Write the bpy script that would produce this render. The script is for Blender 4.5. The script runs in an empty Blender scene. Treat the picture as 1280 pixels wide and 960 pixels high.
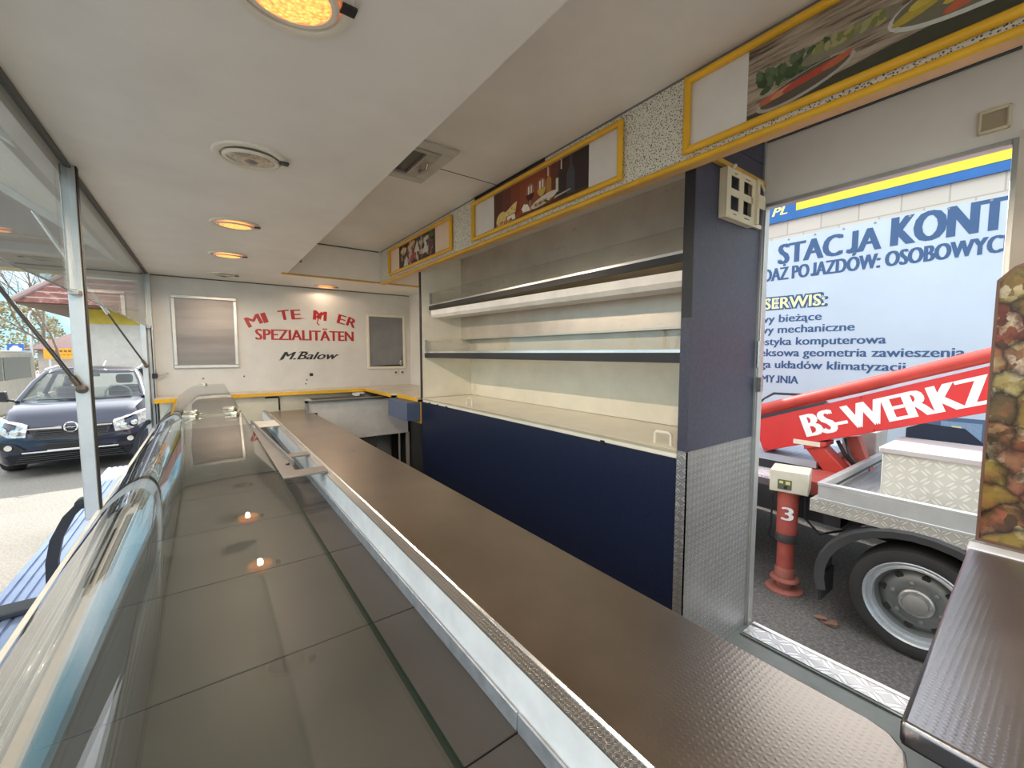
import bpy, bmesh, math, random
from mathutils import Vector, Matrix, Euler
random.seed(7)
SC = bpy.context.scene
COL = SC.collection
R = math.radians

# ------------------------------------------------------------------ camera, sky, sun, exposure
cd = bpy.data.cameras.new('camera'); cam = bpy.data.objects.new('camera', cd); COL.objects.link(cam)
cam.location = (0, 0, 0); cam.rotation_euler = (R(90 - 4.218), 0, R(-36.265))
cd.sensor_width = 36; cd.lens = 522 / 1280 * 36; cd.clip_start = 0.02; cd.clip_end = 400
SC.camera = cam
SC.view_settings.view_transform = 'Standard'; SC.view_settings.look = 'None'
SC.view_settings.gamma = 1; SC.view_settings.use_curve_mapping = False
SC.view_settings.exposure = 1.45
SC.cycles.max_bounces = 14; SC.cycles.transparent_max_bounces = 24; SC.cycles.diffuse_bounces = 7
SC.cycles.sample_clamp_indirect = 6
SKY = 1.25; SUN = 4.0; LAMP = 10.0

w = bpy.data.worlds.new('sky'); SC.world = w; w.use_nodes = True
nt = w.node_tree; nt.nodes.clear()
tc = nt.nodes.new('ShaderNodeTexCoord'); sx = nt.nodes.new('ShaderNodeSeparateXYZ'); nt.links.new(tc.outputs['Generated'], sx.inputs[0])
cr = nt.nodes.new('ShaderNodeValToRGB'); nt.links.new(sx.outputs['Z'], cr.inputs[0])
cr.color_ramp.elements[0].position = 0.0; cr.color_ramp.elements[0].color = (.20, .33, .38, 1)
q = cr.color_ramp.elements.new(.17); q.color = (.115, .27, .36, 1)
cr.color_ramp.elements[2].position = 0.34; cr.color_ramp.elements[2].color = (.86, .90, .96, 1)
nz = nt.nodes.new('ShaderNodeTexNoise'); nz.inputs['Scale'].default_value = 3.5; nz.inputs['Detail'].default_value = 6
nt.links.new(tc.outputs['Generated'], nz.inputs['Vector'])
c2 = nt.nodes.new('ShaderNodeValToRGB'); nt.links.new(nz.outputs['Fac'], c2.inputs[0])
c2.color_ramp.elements[0].position = .5; c2.color_ramp.elements[1].position = .72
mx = nt.nodes.new('ShaderNodeMixRGB'); nt.links.new(c2.outputs[0], mx.inputs[0]); nt.links.new(cr.outputs[0], mx.inputs[1]); mx.inputs[2].default_value = (.62, .66, .70, 1)
bg = nt.nodes.new('ShaderNodeBackground'); nt.links.new(mx.outputs[0], bg.inputs[0]); bg.inputs[1].default_value = SKY
wo = nt.nodes.new('ShaderNodeOutputWorld'); nt.links.new(bg.outputs[0], wo.inputs[0])

sd = bpy.data.lights.new('sun', 'SUN'); sd.energy = SUN; sd.angle = R(1.0); sd.color = (1, .95, .86)
so = bpy.data.objects.new('sun', sd); COL.objects.link(so)
so.rotation_euler = (-Vector((.2, .8, .57))).to_track_quat('-Z', 'Y').to_euler()

# ------------------------------------------------------------------ materials
def newmat(name):
    m = bpy.data.materials.new(name); m.use_nodes = True
    return m, m.node_tree, m.node_tree.nodes['Principled BSDF']
def mth(nt, op, a, b=None, clamp=False):
    n = nt.nodes.new('ShaderNodeMath'); n.operation = op; n.use_clamp = clamp
    for i, v in enumerate((a, b)):
        if v is None: continue
        if isinstance(v, (int, float)): n.inputs[i].default_value = v
        else: nt.links.new(v, n.inputs[i])
    return n.outputs[0]
def coords(nt, kind='Object'):
    return nt.nodes.new('ShaderNodeTexCoord').outputs[kind]
def noise(nt, vec, scale, detail=4, rough=.5, stretch=None):
    if stretch:
        mp = nt.nodes.new('ShaderNodeMapping'); mp.inputs['Scale'].default_value = stretch; nt.links.new(vec, mp.inputs[0]); vec = mp.outputs[0]
    n = nt.nodes.new('ShaderNodeTexNoise'); n.inputs['Scale'].default_value = scale; n.inputs['Detail'].default_value = detail; n.inputs['Roughness'].default_value = rough
    nt.links.new(vec, n.inputs['Vector']); return n.outputs['Fac']
def ramp(nt, fac, stops):
    r = nt.nodes.new('ShaderNodeValToRGB'); nt.links.new(fac, r.inputs[0]); e = r.color_ramp.elements
    while len(e) < len(stops): e.new(.5)
    for k, (p, c) in enumerate(stops):
        e[k].position = p; e[k].color = tuple(c) + (1,) if len(c) == 3 else c
    return r.outputs[0]
def mix(nt, fac, a, b):
    n = nt.nodes.new('ShaderNodeMixRGB')
    for i, v in enumerate((fac, a, b)):
        if isinstance(v, (int, float)): n.inputs[i].default_value = v
        elif isinstance(v, tuple): n.inputs[i].default_value = v if len(v) == 4 else v + (1,)
        else: nt.links.new(v, n.inputs[i])
    return n.outputs[0]
def bump(nt, bs, h, strength=.3, dist=.002):
    b = nt.nodes.new('ShaderNodeBump'); b.inputs['Strength'].default_value = strength; b.inputs['Distance'].default_value = dist
    nt.links.new(h, b.inputs['Height']); nt.links.new(b.outputs[0], bs.inputs['Normal'])
def M(name, col, rough=.5, metal=0, var=.06, vs=6, bmp=0, bs_=40, coat=0, spec=.5, stretch=None, rvar=0):
    m, nt, bs = newmat(name)
    v = coords(nt); f = noise(nt, v, vs, 5, .6, stretch)
    d = tuple(max(0, c * (1 - var * 2)) for c in col); u = tuple(min(1, c * (1 + var * 2)) for c in col)
    nt.links.new(ramp(nt, f, [(.3, d), (.7, u)]), bs.inputs['Base Color'])
    bs.inputs['Roughness'].default_value = rough; bs.inputs['Metallic'].default_value = metal
    bs.inputs['Coat Weight'].default_value = coat; bs.inputs['Specular IOR Level'].default_value = spec
    if rvar:
        nt.links.new(mth(nt, 'ADD', mth(nt, 'MULTIPLY', f, rvar * 2), rough - rvar), bs.inputs['Roughness'])
    if bmp: bump(nt, bs, noise(nt, v, bs_, 4, .6, stretch), bmp)
    return m
_ink = {}
def ink(c, rough=.45):
    k = (tuple(round(x, 3) for x in c), rough)
    if k not in _ink: _ink[k] = M('ink_%d' % len(_ink), c, rough, 0, .04, 60)
    return _ink[k]
def emit(name, col, s):
    m, nt, bs = newmat(name); bs.inputs['Base Color'].default_value = col + (1,)
    bs.inputs['Emission Color'].default_value = col + (1,); bs.inputs['Emission Strength'].default_value = s
    v = coords(nt); vo = nt.nodes.new('ShaderNodeTexVoronoi'); vo.inputs['Scale'].default_value = 130; nt.links.new(v, vo.inputs['Vector'])
    e = mth(nt, 'MULTIPLY', mth(nt, 'SUBTRACT', 1.25, mth(nt, 'MULTIPLY', vo.outputs['Distance'], 1.0)), s)
    nt.links.new(e, bs.inputs['Emission Strength']); return m
def dots(nt, plan, s, a0=.45, b0=.13):
    """raised bars in alternating diagonal directions (tread plate, linen steel)"""
    sep = nt.nodes.new('ShaderNodeSeparateXYZ'); nt.links.new(coords(nt), sep.inputs[0])
    if plan: u, v = sep.outputs['X'], sep.outputs['Y']
    else: u, v = mth(nt, 'ADD', sep.outputs['X'], sep.outputs['Y']), sep.outputs['Z']
    u = mth(nt, 'DIVIDE', u, s); v = mth(nt, 'DIVIDE', v, s)
    fu = mth(nt, 'SUBTRACT', mth(nt, 'FRACT', u), .5); fv = mth(nt, 'SUBTRACT', mth(nt, 'FRACT', v), .5)
    par = mth(nt, 'ABSOLUTE', mth(nt, 'MODULO', mth(nt, 'ADD', mth(nt, 'FLOOR', u), mth(nt, 'FLOOR', v)), 2))
    sg = mth(nt, 'SUBTRACT', mth(nt, 'MULTIPLY', par, 2), 1)
    gv = mth(nt, 'MULTIPLY', fv, sg)
    a = mth(nt, 'MULTIPLY', mth(nt, 'ADD', fu, gv), .7071); b = mth(nt, 'MULTIPLY', mth(nt, 'SUBTRACT', fu, gv), .7071)
    b = mth(nt, 'SUBTRACT', mth(nt, 'ABSOLUTE', b), .17) if a0 > .44 else b      # two bars a cell on tread plate
    a = mth(nt, 'DIVIDE', a, a0); b = mth(nt, 'DIVIDE', b, b0)
    d = mth(nt, 'ADD', mth(nt, 'MULTIPLY', a, a), mth(nt, 'MULTIPLY', b, b))
    return mth(nt, 'SUBTRACT', 1, d, clamp=True)
def tread(name, col, s, plan=False, metal=1, rough=.35, bst=.6, hi=None):
    m, nt, bs = newmat(name); h = dots(nt, plan, s)
    hh = mth(nt, 'MULTIPLY', h, 2, clamp=True)
    wear = noise(nt, coords(nt), 5, 5)
    base = ramp(nt, wear, [(.3, tuple(c * .8 for c in col)), (.7, col)])
    nt.links.new(mix(nt, mth(nt, 'MULTIPLY', hh, .5), base, hi or tuple(min(1, c * 1.35) for c in col)), bs.inputs['Base Color'])
    bs.inputs['Metallic'].default_value = metal; bs.inputs['Roughness'].default_value = rough
    bump(nt, bs, hh, bst, .002); return m
def linen(name, col, s, rough=.3, stains=0):
    m, nt, bs = newmat(name); h = dots(nt, True, s, .42, .3); v = coords(nt)
    f = noise(nt, v, 2.5, 6, .6)
    base = ramp(nt, f, [(.3, tuple(c * .82 for c in col)), (.7, tuple(min(1, c * 1.1) for c in col))])
    rg = mth(nt, 'ADD', mth(nt, 'MULTIPLY', f, .16), rough - .08)
    if stains:
        st = ramp(nt, noise(nt, v, 4.2, 8, .72), [(.64, (0, 0, 0)), (.70, (1, 1, 1))])
        base = mix(nt, mth(nt, 'MULTIPLY', st, .5), base, tuple(c * .55 for c in col)); rg = mth(nt, 'ADD', rg, mth(nt, 'MULTIPLY', st, .2))
    nt.links.new(base, bs.inputs['Base Color']); nt.links.new(rg, bs.inputs['Roughness'])
    bs.inputs['Metallic'].default_value = 1; bump(nt, bs, h, .12, .001); return m
def glassmat(name, tint, refl=1.5, rough=0.0, dirt=0.0):
    m = bpy.data.materials.new(name); m.use_nodes = True; nt = m.node_tree; nt.nodes.clear()
    tr = nt.nodes.new('ShaderNodeBsdfTransparent'); tr.inputs[0].default_value = tint + (1,)
    gl = nt.nodes.new('ShaderNodeBsdfGlossy'); gl.inputs['Roughness'].default_value = rough
    ge = nt.nodes.new('ShaderNodeNewGeometry'); dp = nt.nodes.new('ShaderNodeVectorMath'); dp.operation = 'DOT_PRODUCT'
    nt.links.new(ge.outputs['Normal'], dp.inputs[0]); nt.links.new(ge.outputs['Incoming'], dp.inputs[1])
    f0 = ((refl - 1) / (refl + 1)) ** 2                      # Schlick reflectance of a thin pane, the same from both sides
    fz = mth(nt, 'POWER', mth(nt, 'SUBTRACT', 1, mth(nt, 'ABSOLUTE', dp.outputs['Value']), clamp=True), 5)
    fr = mth(nt, 'ADD', mth(nt, 'MULTIPLY', fz, 1 - f0), f0, clamp=True)
    ms = nt.nodes.new('ShaderNodeMixShader'); nt.links.new(fr, ms.inputs[0]); nt.links.new(tr.outputs[0], ms.inputs[1]); nt.links.new(gl.outputs[0], ms.inputs[2])
    out = nt.nodes.new('ShaderNodeOutputMaterial'); last = ms.outputs[0]
    if dirt:
        df = nt.nodes.new('ShaderNodeBsdfDiffuse'); df.inputs[0].default_value = (.75, .75, .72, 1)
        m2 = nt.nodes.new('ShaderNodeMixShader'); f = noise(nt, coords(nt), 3, 6, .65)
        nt.links.new(mth(nt, 'MULTIPLY', mth(nt, 'POWER', f, 2), dirt), m2.inputs[0]); nt.links.new(last, m2.inputs[1]); nt.links.new(df.outputs[0], m2.inputs[2]); last = m2.outputs[0]
    nt.links.new(last, out.inputs[0]); return m

WHITE = M('white_laminate', (.84, .80, .745), .42, var=.03, vs=3, bmp=.04, bs_=180)
WALLW = M('white_wall_panel', (.66, .64, .605), .38, var=.04, vs=4, bmp=.05, bs_=120)
CREAM = M('cream_laminate', (.88, .82, .68), .22, var=.03)
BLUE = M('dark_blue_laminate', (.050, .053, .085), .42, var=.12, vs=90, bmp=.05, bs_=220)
BLUE2 = M('shaded_blue_laminate', (.007, .013, .042), .45, var=.12, vs=90, bmp=.05, bs_=220)  # same laminate as the end panel, darkened for the shade low down
BLACK = M('black_plastic', (.016, .017, .02), .4, var=.1)
RUBBER = M('black_rubber', (.022, .021, .02), .75, var=.15, bmp=.2)
YELLOW = M('yellow_plastic', (.78, .43, .022), .3, var=.06)
OCHRE = M('ochre_edging', (.62, .36, .06), .45, var=.08)
STEEL = M('brushed_steel', (.52, .50, .47), .32, 1, var=.08, vs=8, stretch=(1, 12, 12), rvar=.06)
def worn():
    m, nt, bs = newmat('worn_steel_back'); v = coords(nt); f = noise(nt, v, 3, 6, .6)
    base = ramp(nt, f, [(.3, (.56, .50, .44)), (.7, (.74, .68, .60))])
    sc = ramp(nt, noise(nt, v, 16, 8, .75, (1, .35, 1.6)), [(.62, (0, 0, 0)), (.68, (1, 1, 1))])
    nt.links.new(mix(nt, mth(nt, 'MULTIPLY', sc, .65), base, (.16, .13, .11)), bs.inputs['Base Color'])
    bs.inputs['Metallic'].default_value = .55; nt.links.new(mth(nt, 'ADD', mth(nt, 'MULTIPLY', f, .2), .22), bs.inputs['Roughness'])
    return m
STEELB = worn()
DECK = M('dull_steel_tray', (.050, .047, .044), .45, .35, var=.10, vs=4, rvar=.08, bmp=.04, bs_=60)
RIM = tread('ribbed_steel_rim', (.55, .56, .58), .007, True, 1, .35, .3)
ALU = M('grey_aluminium', (.60, .61, .60), .38, .75, var=.05)
ALUB = M('bright_aluminium', (.80, .82, .83), .25, 1, var=.05)
CHROME = M('chrome', (.82, .84, .86), .08, 1, var=.02)
TOPS = linen('linen_steel_worktop', (.50, .43, .37), .0085, .30, 1)
TOPN = linen('linen_steel_counter', (.36, .355, .38), .0085, .30, 0)
TREAD = tread('tread_plate', (.42, .415, .41), .026, False, .75, .45, .5)
TREADF = tread('tread_plate_sill', (.60, .60, .60), .05, True, .9, .35, .7)
TREADB = tread('tread_plate_bed', (.48, .465, .42), .045, False, .4, .45, .7)
TREADT = tread('tread_plate_platform', (.52, .58, .68), .05, True, .7, .4, .8)
GUARD = glassmat('counter_glass', (.925, .94, .92), 1.5, 0, 0)
CLEAR = glassmat('shelf_glass', (.95, .96, .95), 1.5, 0, .012)
WIND = glassmat('window_glass', (.93, .95, .94), 1.5, 0, .01)
CARGL = glassmat('car_glass', (.72, .80, .76), 1.5, 0, .05)
FLOORM = M('green_grey_vinyl', (.14, .16, .15), .5, var=.1)
BEIGE = M('beige_plastic', (.74, .64, .45), .4, var=.04)
BEIGEW = M('off_white_enamel', (.78, .73, .62), .3, var=.03)
STRIPW = M('white_enamel_strip', (.80, .82, .84), .3, var=.05, vs=12)
RED = M('red_paint', (.46, .045, .032), .38, var=.08)
REDD = M('faded_red_paint', (.40, .085, .065), .5, var=.08, vs=12)
def speckle():
    m, nt, bs = newmat('speckled_laminate'); v = coords(nt)
    vo = nt.nodes.new('ShaderNodeTexVoronoi'); vo.inputs['Scale'].default_value = 165; nt.links.new(v, vo.inputs['Vector'])
    f = mth(nt, 'ADD', vo.outputs['Distance'], mth(nt, 'MULTIPLY', noise(nt, v, 140, 3), .55))
    c = ramp(nt, f, [(.53, (.05, .055, .045)), (.60, (.34, .34, .28)), (.66, (.72, .70, .62))])
    nt.links.new(c, bs.inputs['Base Color']); bs.inputs['Roughness'].default_value = .4; return m
SPECK = speckle()
def groundmat(name, c0, c1, c2):
    m, nt, bs = newmat(name); v = coords(nt); f = noise(nt, v, 45, 6, .75); g = noise(nt, v, .8, 4)
    c = mix(nt, .35, ramp(nt, f, [(.38, c0), (.5, c1), (.62, c2)]), ramp(nt, g, [(.3, c0), (.7, c2)]))
    nt.links.new(c, bs.inputs['Base Color']); bs.inputs['Roughness'].default_value = .9; bump(nt, bs, f, .7, .02); return m
GRAVEL = groundmat('pale_yard_surface', (.14, .128, .108), (.225, .21, .18), (.31, .295, .26))
ASPH = groundmat('shade_darkened_asphalt', (.040, .036, .033), (.095, .087, .079), (.20, .185, .168))  # asphalt colour darkened to stand in for shade on this side
def bricks(name, c1, c2, mort, bw, bh, mort_s=.008):
    m, nt, bs = newmat(name); mp = nt.nodes.new('ShaderNodeMapping')
    sep = nt.nodes.new('ShaderNodeSeparateXYZ'); nt.links.new(coords(nt), sep.inputs[0])
    cb = nt.nodes.new('ShaderNodeCombineXYZ'); nt.links.new(mth(nt, 'ADD', sep.outputs['X'], sep.outputs['Y']), cb.inputs[0]); nt.links.new(sep.outputs['Z'], cb.inputs[1])
    b = nt.nodes.new('ShaderNodeTexBrick'); b.inputs['Scale'].default_value = 1; b.inputs['Brick Width'].default_value = bw; b.inputs['Row Height'].default_value = bh; b.inputs['Mortar Size'].default_value = mort_s
    for k, c in (('Color1', c1), ('Color2', c2), ('Mortar', mort)): b.inputs[k].default_value = c + (1,)
    nt.links.new(cb.outputs[0], b.inputs['Vector']); nt.links.new(b.outputs['Color'], bs.inputs['Base Color']); bs.inputs['Roughness'].default_value = .8
    bump(nt, bs, b.outputs['Fac'], -.3, .01); return m
def food():
    m, nt, bs = newmat('sausage_photo_print'); v = coords(nt)
    n1 = nt.nodes.new('ShaderNodeTexNoise'); n1.inputs['Scale'].default_value = 14; n1.inputs['Detail'].default_value = 4; nt.links.new(v, n1.inputs['Vector'])
    ad = nt.nodes.new('ShaderNodeVectorMath'); ad.operation = 'MULTIPLY_ADD'; nt.links.new(n1.outputs['Color'], ad.inputs[0]); ad.inputs[1].default_value = (.05, .05, .05); nt.links.new(v, ad.inputs[2])
    def cells(scale, feat):
        vo = nt.nodes.new('ShaderNodeTexVoronoi'); vo.feature = feat; vo.inputs['Scale'].default_value = scale; nt.links.new(ad.outputs[0], vo.inputs['Vector']); return vo
    sp = nt.nodes.new('ShaderNodeSeparateColor'); nt.links.new(cells(13, 'F1').outputs['Color'], sp.inputs[0])
    c = ramp(nt, sp.outputs[0], [(0, (.16, .022, .010)), (.15, (.26, .15, .03)), (.30, (.33, .26, .05)), (.44, (.05, .06, .012)), (.56, (.36, .17, .10)), (.70, (.25, .04, .02)), (.82, (.46, .38, .14)), (.93, (.10, .04, .02))])
    s2 = nt.nodes.new('ShaderNodeSeparateColor'); nt.links.new(cells(48, 'F1').outputs['Color'], s2.inputs[0])
    k = ramp(nt, s2.outputs[0], [(0, (.02, .012, .006)), (.3, (.20, .12, .03)), (.62, (.34, .10, .05)), (.8, (.52, .46, .22)), (.95, (.66, .60, .46))])
    c = mix(nt, ramp(nt, noise(nt, v, 26, 5, .7), [(.44, (.12, .12, .12)), (.60, (.85, .85, .85))]), c, k)
    e = ramp(nt, cells(13, 'DISTANCE_TO_EDGE').outputs['Distance'], [(.0, (.06, .04, .03)), (.10, (.75, .72, .68)), (.35, (1, 1, 1))])
    mu = nt.nodes.new('ShaderNodeMixRGB'); mu.blend_type = 'MULTIPLY'; mu.inputs[0].default_value = .9; nt.links.new(c, mu.inputs[1]); nt.links.new(e, mu.inputs[2])
    nt.links.new(mu.outputs[0], bs.inputs['Base Color']); bs.inputs['Roughness'].default_value = .25; return m
FOOD = food()
def woodprint():
    m, nt, bs = newmat('rustic_plank_print'); v = coords(nt)
    f = noise(nt, v, 9, 6, .65, (1, .8, 9)); nt.links.new(ramp(nt, f, [(.36, (.06, .045, .035)), (.46, (.26, .20, .15)), (.66, (.46, .39, .31))]), bs.inputs['Base Color']); bs.inputs['Roughness'].default_value = .3; return m
WOODP = woodprint()
LIT = emit('lit_amber_lens', (1.0, .37, .09), .85)
UNLIT = M('faceted_silver_reflector', (.55, .52, .45), .22, .9, var=.3, vs=120, bmp=.8, bs_=130)
LITP = emit('lit_skylight', (.95, .97, 1.0), .7)

# ------------------------------------------------------------------ mesh builder
class MB:
    def __init__(s): s.bm = bmesh.new(); s.mats = []
    def mi(s, m):
        if m is None: return 0
        if m not in s.mats: s.mats.append(m)
        return s.mats.index(m) + 1
    def face(s, vs, m=None, smooth=False):
        try: f = s.bm.faces.new(vs)
        except ValueError: return None
        f.material_index = s.mi(m); f.smooth = smooth; return f
    def box(s, x0, x1, y0, y1, z0, z1, m=None, T=None):
        P = [Vector((x, y, z)) for z in (z0, z1) for y in (y0, y1) for x in (x0, x1)]
        v = [s.bm.verts.new(T @ p if T else p) for p in P]
        for q in ((0, 2, 3, 1), (4, 5, 7, 6), (0, 1, 5, 4), (2, 6, 7, 3), (0, 4, 6, 2), (1, 3, 7, 5)): s.face([v[i] for i in q], m)
        return s
    def prism(s, pts, vec, m=None):
        vec = Vector(vec); a = [s.bm.verts.new(Vector(p)) for p in pts]; b = [s.bm.verts.new(Vector(p) + vec) for p in pts]
        s.face(a[::-1], m); s.face(b, m); n = len(a)
        for i in range(n): s.face([a[i], a[(i + 1) % n], b[(i + 1) % n], b[i]], m)
        return s
    def loft(s, rings, m=None, caps=True, closed=True, smooth=True):
        V = [[s.bm.verts.new(Vector(p)) for p in r] for r in rings]; n = len(V[0])
        for a, b in zip(V, V[1:]):
            for i in range(n if closed else n - 1): s.face([a[i], a[(i + 1) % n], b[(i + 1) % n], b[i]], m, smooth)
        if caps: s.face(V[0][::-1], m); s.face(V[-1], m)
        return s
    def tube(s, pts, r, n=12, m=None, caps=True):
        pts = [Vector(p) for p in pts]; rr = r if isinstance(r, (list, tuple)) else [r] * len(pts); rings = []; up = None
        for i, p in enumerate(pts):
            d = (pts[min(i + 1, len(pts) - 1)] - pts[max(i - 1, 0)]).normalized()
            if up is None: up = Vector((0, 0, 1)) if abs(d.z) < .9 else Vector((0, 1, 0))
            a = d.cross(up).normalized(); up = a.cross(d).normalized()
            rings.append([p + (a * math.cos(t) + up * math.sin(t)) * rr[i] for t in [2 * math.pi * k / n for k in range(n)]])
        return s.loft(rings, m, caps)
    def lathe(s, prof, o, ax, n=32, m=None):
        o = Vector(o); ax = Vector(ax).normalized(); a = ax.orthogonal().normalized(); b = ax.cross(a)
        rings = [[o + ax * h + (a * math.cos(t) + b * math.sin(t)) * max(r, 1e-4) for t in [2 * math.pi * k / n for k in range(n)]] for r, h in prof]
        return s.loft(rings, m, False)
    def _glyphs(s, body, off, shear):
        c = bpy.data.curves.new('lettering', 'FONT'); c.body = body; c.offset = off; c.shear = shear; c.resolution_u = 3
        ob = bpy.data.objects.new('lettering', c); COL.objects.link(ob)
        me = bpy.data.meshes.new_from_object(ob); bpy.data.objects.remove(ob); bpy.data.curves.remove(c)
        P = [(v.co.x, v.co.y) for v in me.vertices]; F = [list(p.vertices) for p in me.polygons]; bpy.data.meshes.remove(me); return P, F
    def text(s, body, o, U, V, x0, x1, h, m=None, off=0, shear=0, ext=.0006, cap=.682, bold=0):
        """lettering: left end x0, right end x1 along U, capitals h tall along V; Polish marks are drawn on plain letters"""
        body = body.replace('J', ' J'); plain = {'J': 'I', 'ż': 'z', 'Ż': 'Z', 'ó': 'o', 'Ó': 'O', 'ą': 'a', 'ł': 'l'}
        base = ''.join(plain.get(ch, ch) for ch in body)
        P, F = s._glyphs(base, off, shear); marks = []; L0 = len(P)
        for i, ch in enumerate(body):
            if ch not in plain: continue
            r_ = max(p[0] for p in s._glyphs(base[:i + 1], off, shear)[0]); g = s._glyphs(base[i], off, shear)[0]
            wd = max(p[0] for p in g) - min(p[0] for p in g); top = max(p[1] for p in g); cx = r_ - wd / 2
            q = {'ż': ell(cx, top + .12, .055, .055, 10), 'Ż': ell(cx, top + .11, .055, .055, 10), 'ó': [(cx - .05, top + .05), (cx + .02, top + .05), (cx + .12, top + .20), (cx + .01, top + .20)],
                 'Ó': [(cx - .05, top + .04), (cx + .02, top + .04), (cx + .12, top + .17), (cx + .01, top + .17)], 'ą': [(r_ - .08, .02), (r_ - .01, .02), (r_ - .06, -.10), (r_ + .02, -.13), (r_ + .02, -.18), (r_ - .10, -.17), (r_ - .14, -.10)],
                 'ł': [(cx - .12, .27), (cx + .12, .41), (cx + .12, .50), (cx - .12, .36)],
                 'J': [(r_, .20), (cx, .20), (r_ - wd, .19), (r_ - wd - .04, .135), (r_ - wd - .09, .12), (r_ - wd - .16, .145), (r_ - wd - .18, .04), (r_ - wd - .09, 0), (r_ - .07, 0), (r_, .08)]}[ch]
            marks.append(len(F)); k = len(P); P += q; F.append(list(range(k, k + len(q))))
        lo, hi = min(p[0] for p in P), max(p[0] for p in P); sc = (x1 - x0) / (hi - lo)
        o = Vector(o); U = Vector(U); V = Vector(V); N = U.cross(V).normalized()
        for k in ((-1, 0, 1) if bold else (0,)):
            vv = [s.bm.verts.new(o + U * (x0 + (a - lo) * sc + k * bold) + V * (b * h / cap) + N * (ext + k * .0001 + (.0004 if n_ >= L0 else 0))) for n_, (a, b) in enumerate(P)]
            for q in F: s.face([vv[i] for i in q], m)
        return s
    def poly(s, o, U, V, pts, lift, m):
        o = Vector(o); U = Vector(U); V = Vector(V); N = U.cross(V).normalized()
        s.face([s.bm.verts.new(o + U * a + V * b + N * lift) for a, b in pts], m); return s
    def build(s, name, mat, parent=None, bevel=0, smooth=None, loc=None, seg=2):
        off = Vector((0, 0, 0)); p = parent
        while p is not None: off += p.location; p = p.parent
        if parent is None:
            if loc is None:
                co = [v.co for v in s.bm.verts]
                loc = [(min(c[i] for c in co) + max(c[i] for c in co)) / 2 for i in (0, 1)] + [min(c[2] for c in co)]
            off = Vector(loc)
        for v in s.bm.verts: v.co -= off
        if not (set(f.material_index for f in s.bm.faces) - {0} and bevel == 0): bmesh.ops.recalc_face_normals(s.bm, faces=s.bm.faces)
        me = bpy.data.meshes.new(name); s.bm.to_mesh(me); s.bm.free()
        me.materials.append(mat)
        for k in s.mats: me.materials.append(k)
        if smooth:
            for f in me.polygons: f.use_smooth = True
        me.set_sharp_from_angle(angle=R(38))
        o = bpy.data.objects.new(name, me); COL.objects.link(o)
        if parent: o.parent = parent
        else: o.location = off
        if bevel:
            b = o.modifiers.new('bevel', 'BEVEL'); b.width = bevel; b.segments = seg; b.limit_method = 'ANGLE'; b.angle_limit = R(40); b.use_clamp_overlap = True
        return o
def bx(*a): return MB().box(*a)
def thing(name, label, cat, loc=(0, 0, 0), group=None):
    o = bpy.data.objects.new(name, None); COL.objects.link(o); o.location = loc; o.empty_display_size = .05
    return tag(o, label, cat, group)
def tag(o, label, cat, group=None):
    o['label'] = label; o['category'] = cat
    if group: o['group'] = group
    return o
def struct(o, label=None):
    o['kind'] = 'structure'
    if label: o['label'] = label
    return o
def dup(root, loc, label, group=None):
    r = root.copy(); COL.objects.link(r); r.location = loc; r['label'] = label
    if group: r['group'] = group
    for ch in list(root.children):
        c = ch.copy(); COL.objects.link(c); c.parent = r
        for g in ch.children:
            d = g.copy(); COL.objects.link(d); d.parent = c
    return r
def ell(cx, cy, rx, ry, n=20, rot=0, a0=0, a1=360):
    c, s_ = math.cos(R(rot)), math.sin(R(rot)); out = []
    full = abs(a1 - a0) >= 360
    for k in range(n if full else n + 1):
        t = R(a0 + (a1 - a0) * k / n); x, y = rx * math.cos(t), ry * math.sin(t); out.append((cx + x * c - y * s_, cy + x * s_ + y * c))
    return out

# ------------------------------------------------------------------ room shell
Y0 = -1.1                      # the trailer goes on a little behind the camera
FZ = -1.19                     # trailer floor
GZ = -1.85                     # ground
struct(bx(-.34, 1.90, Y0, 4.55, FZ - .12, FZ).build('floor', FLOORM), 'dark green grey vinyl floor of the stall')
c = MB()
c.box(-.36, .56, Y0, 4.51, .64, 1.0); c.box(.5, 1.345, Y0, 3.86, .908, 1.0)
c.box(.56, 1.92, 3.80, 4.51, .64, 1.0); c.box(1.32, 1.92, .85, 3.80, .764, 1.0); c.box(1.32, 1.92, Y0, .85, .855, 1.0)
ceil = struct(c.build('ceiling', WHITE), 'white laminate ceiling with a raised middle bay')
c = MB(); c.box(.56, 1.31, 1.928, 1.932, .9065, .908); c.box(-.333, 1.87, 4.503, 4.51, .632, .64); c.box(1.33, 1.88, .85, .853, .853, .856); c.box(.562, 1.30, 3.795, 3.80, .900, .908); c.box(1.872, 1.88, .15, .81, .849, .856)
c.build('joint_line', M('joint_shadow_gap', (.10, .09, .08), .7), ceil)
bx(.52, 1.88, 3.792, 3.815, .628, .640).build('yellow_edging', OCHRE, ceil)
c = MB(); c.box(.60, .668, 3.795, 3.80, .735, .80)
for k in range(5): c.box(.603, .665, 3.79, 3.797, .742 + k * .012, .747 + k * .012)
c.build('vent_grille', M('grey_grille', (.30, .26, .22), .5), ceil)
struct(bx(-.36, 1.92, 4.51, 4.56, FZ, 1.0).build('wall_back', WALLW), 'white back end wall with red and black lettering')
c = MB(); c.box(1.88, 1.90, .80, 4.51, FZ, 1.0); c.box(1.88, 1.90, Y0, .80, .593, 1.0); c.box(1.88, 1.90, Y0, .15, FZ, .593)
wr = struct(c.build('wall_right', WHITE), 'white right wall around the open doorway')
c = MB(); c.box(-.350, -.341, Y0, 4.55, FZ - .1, -.615); c.box(-.40, -.36, Y0, 4.55, .70, 1.0); c.box(-.40, -.345, 4.48, 4.55, FZ, 1.0)
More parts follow.
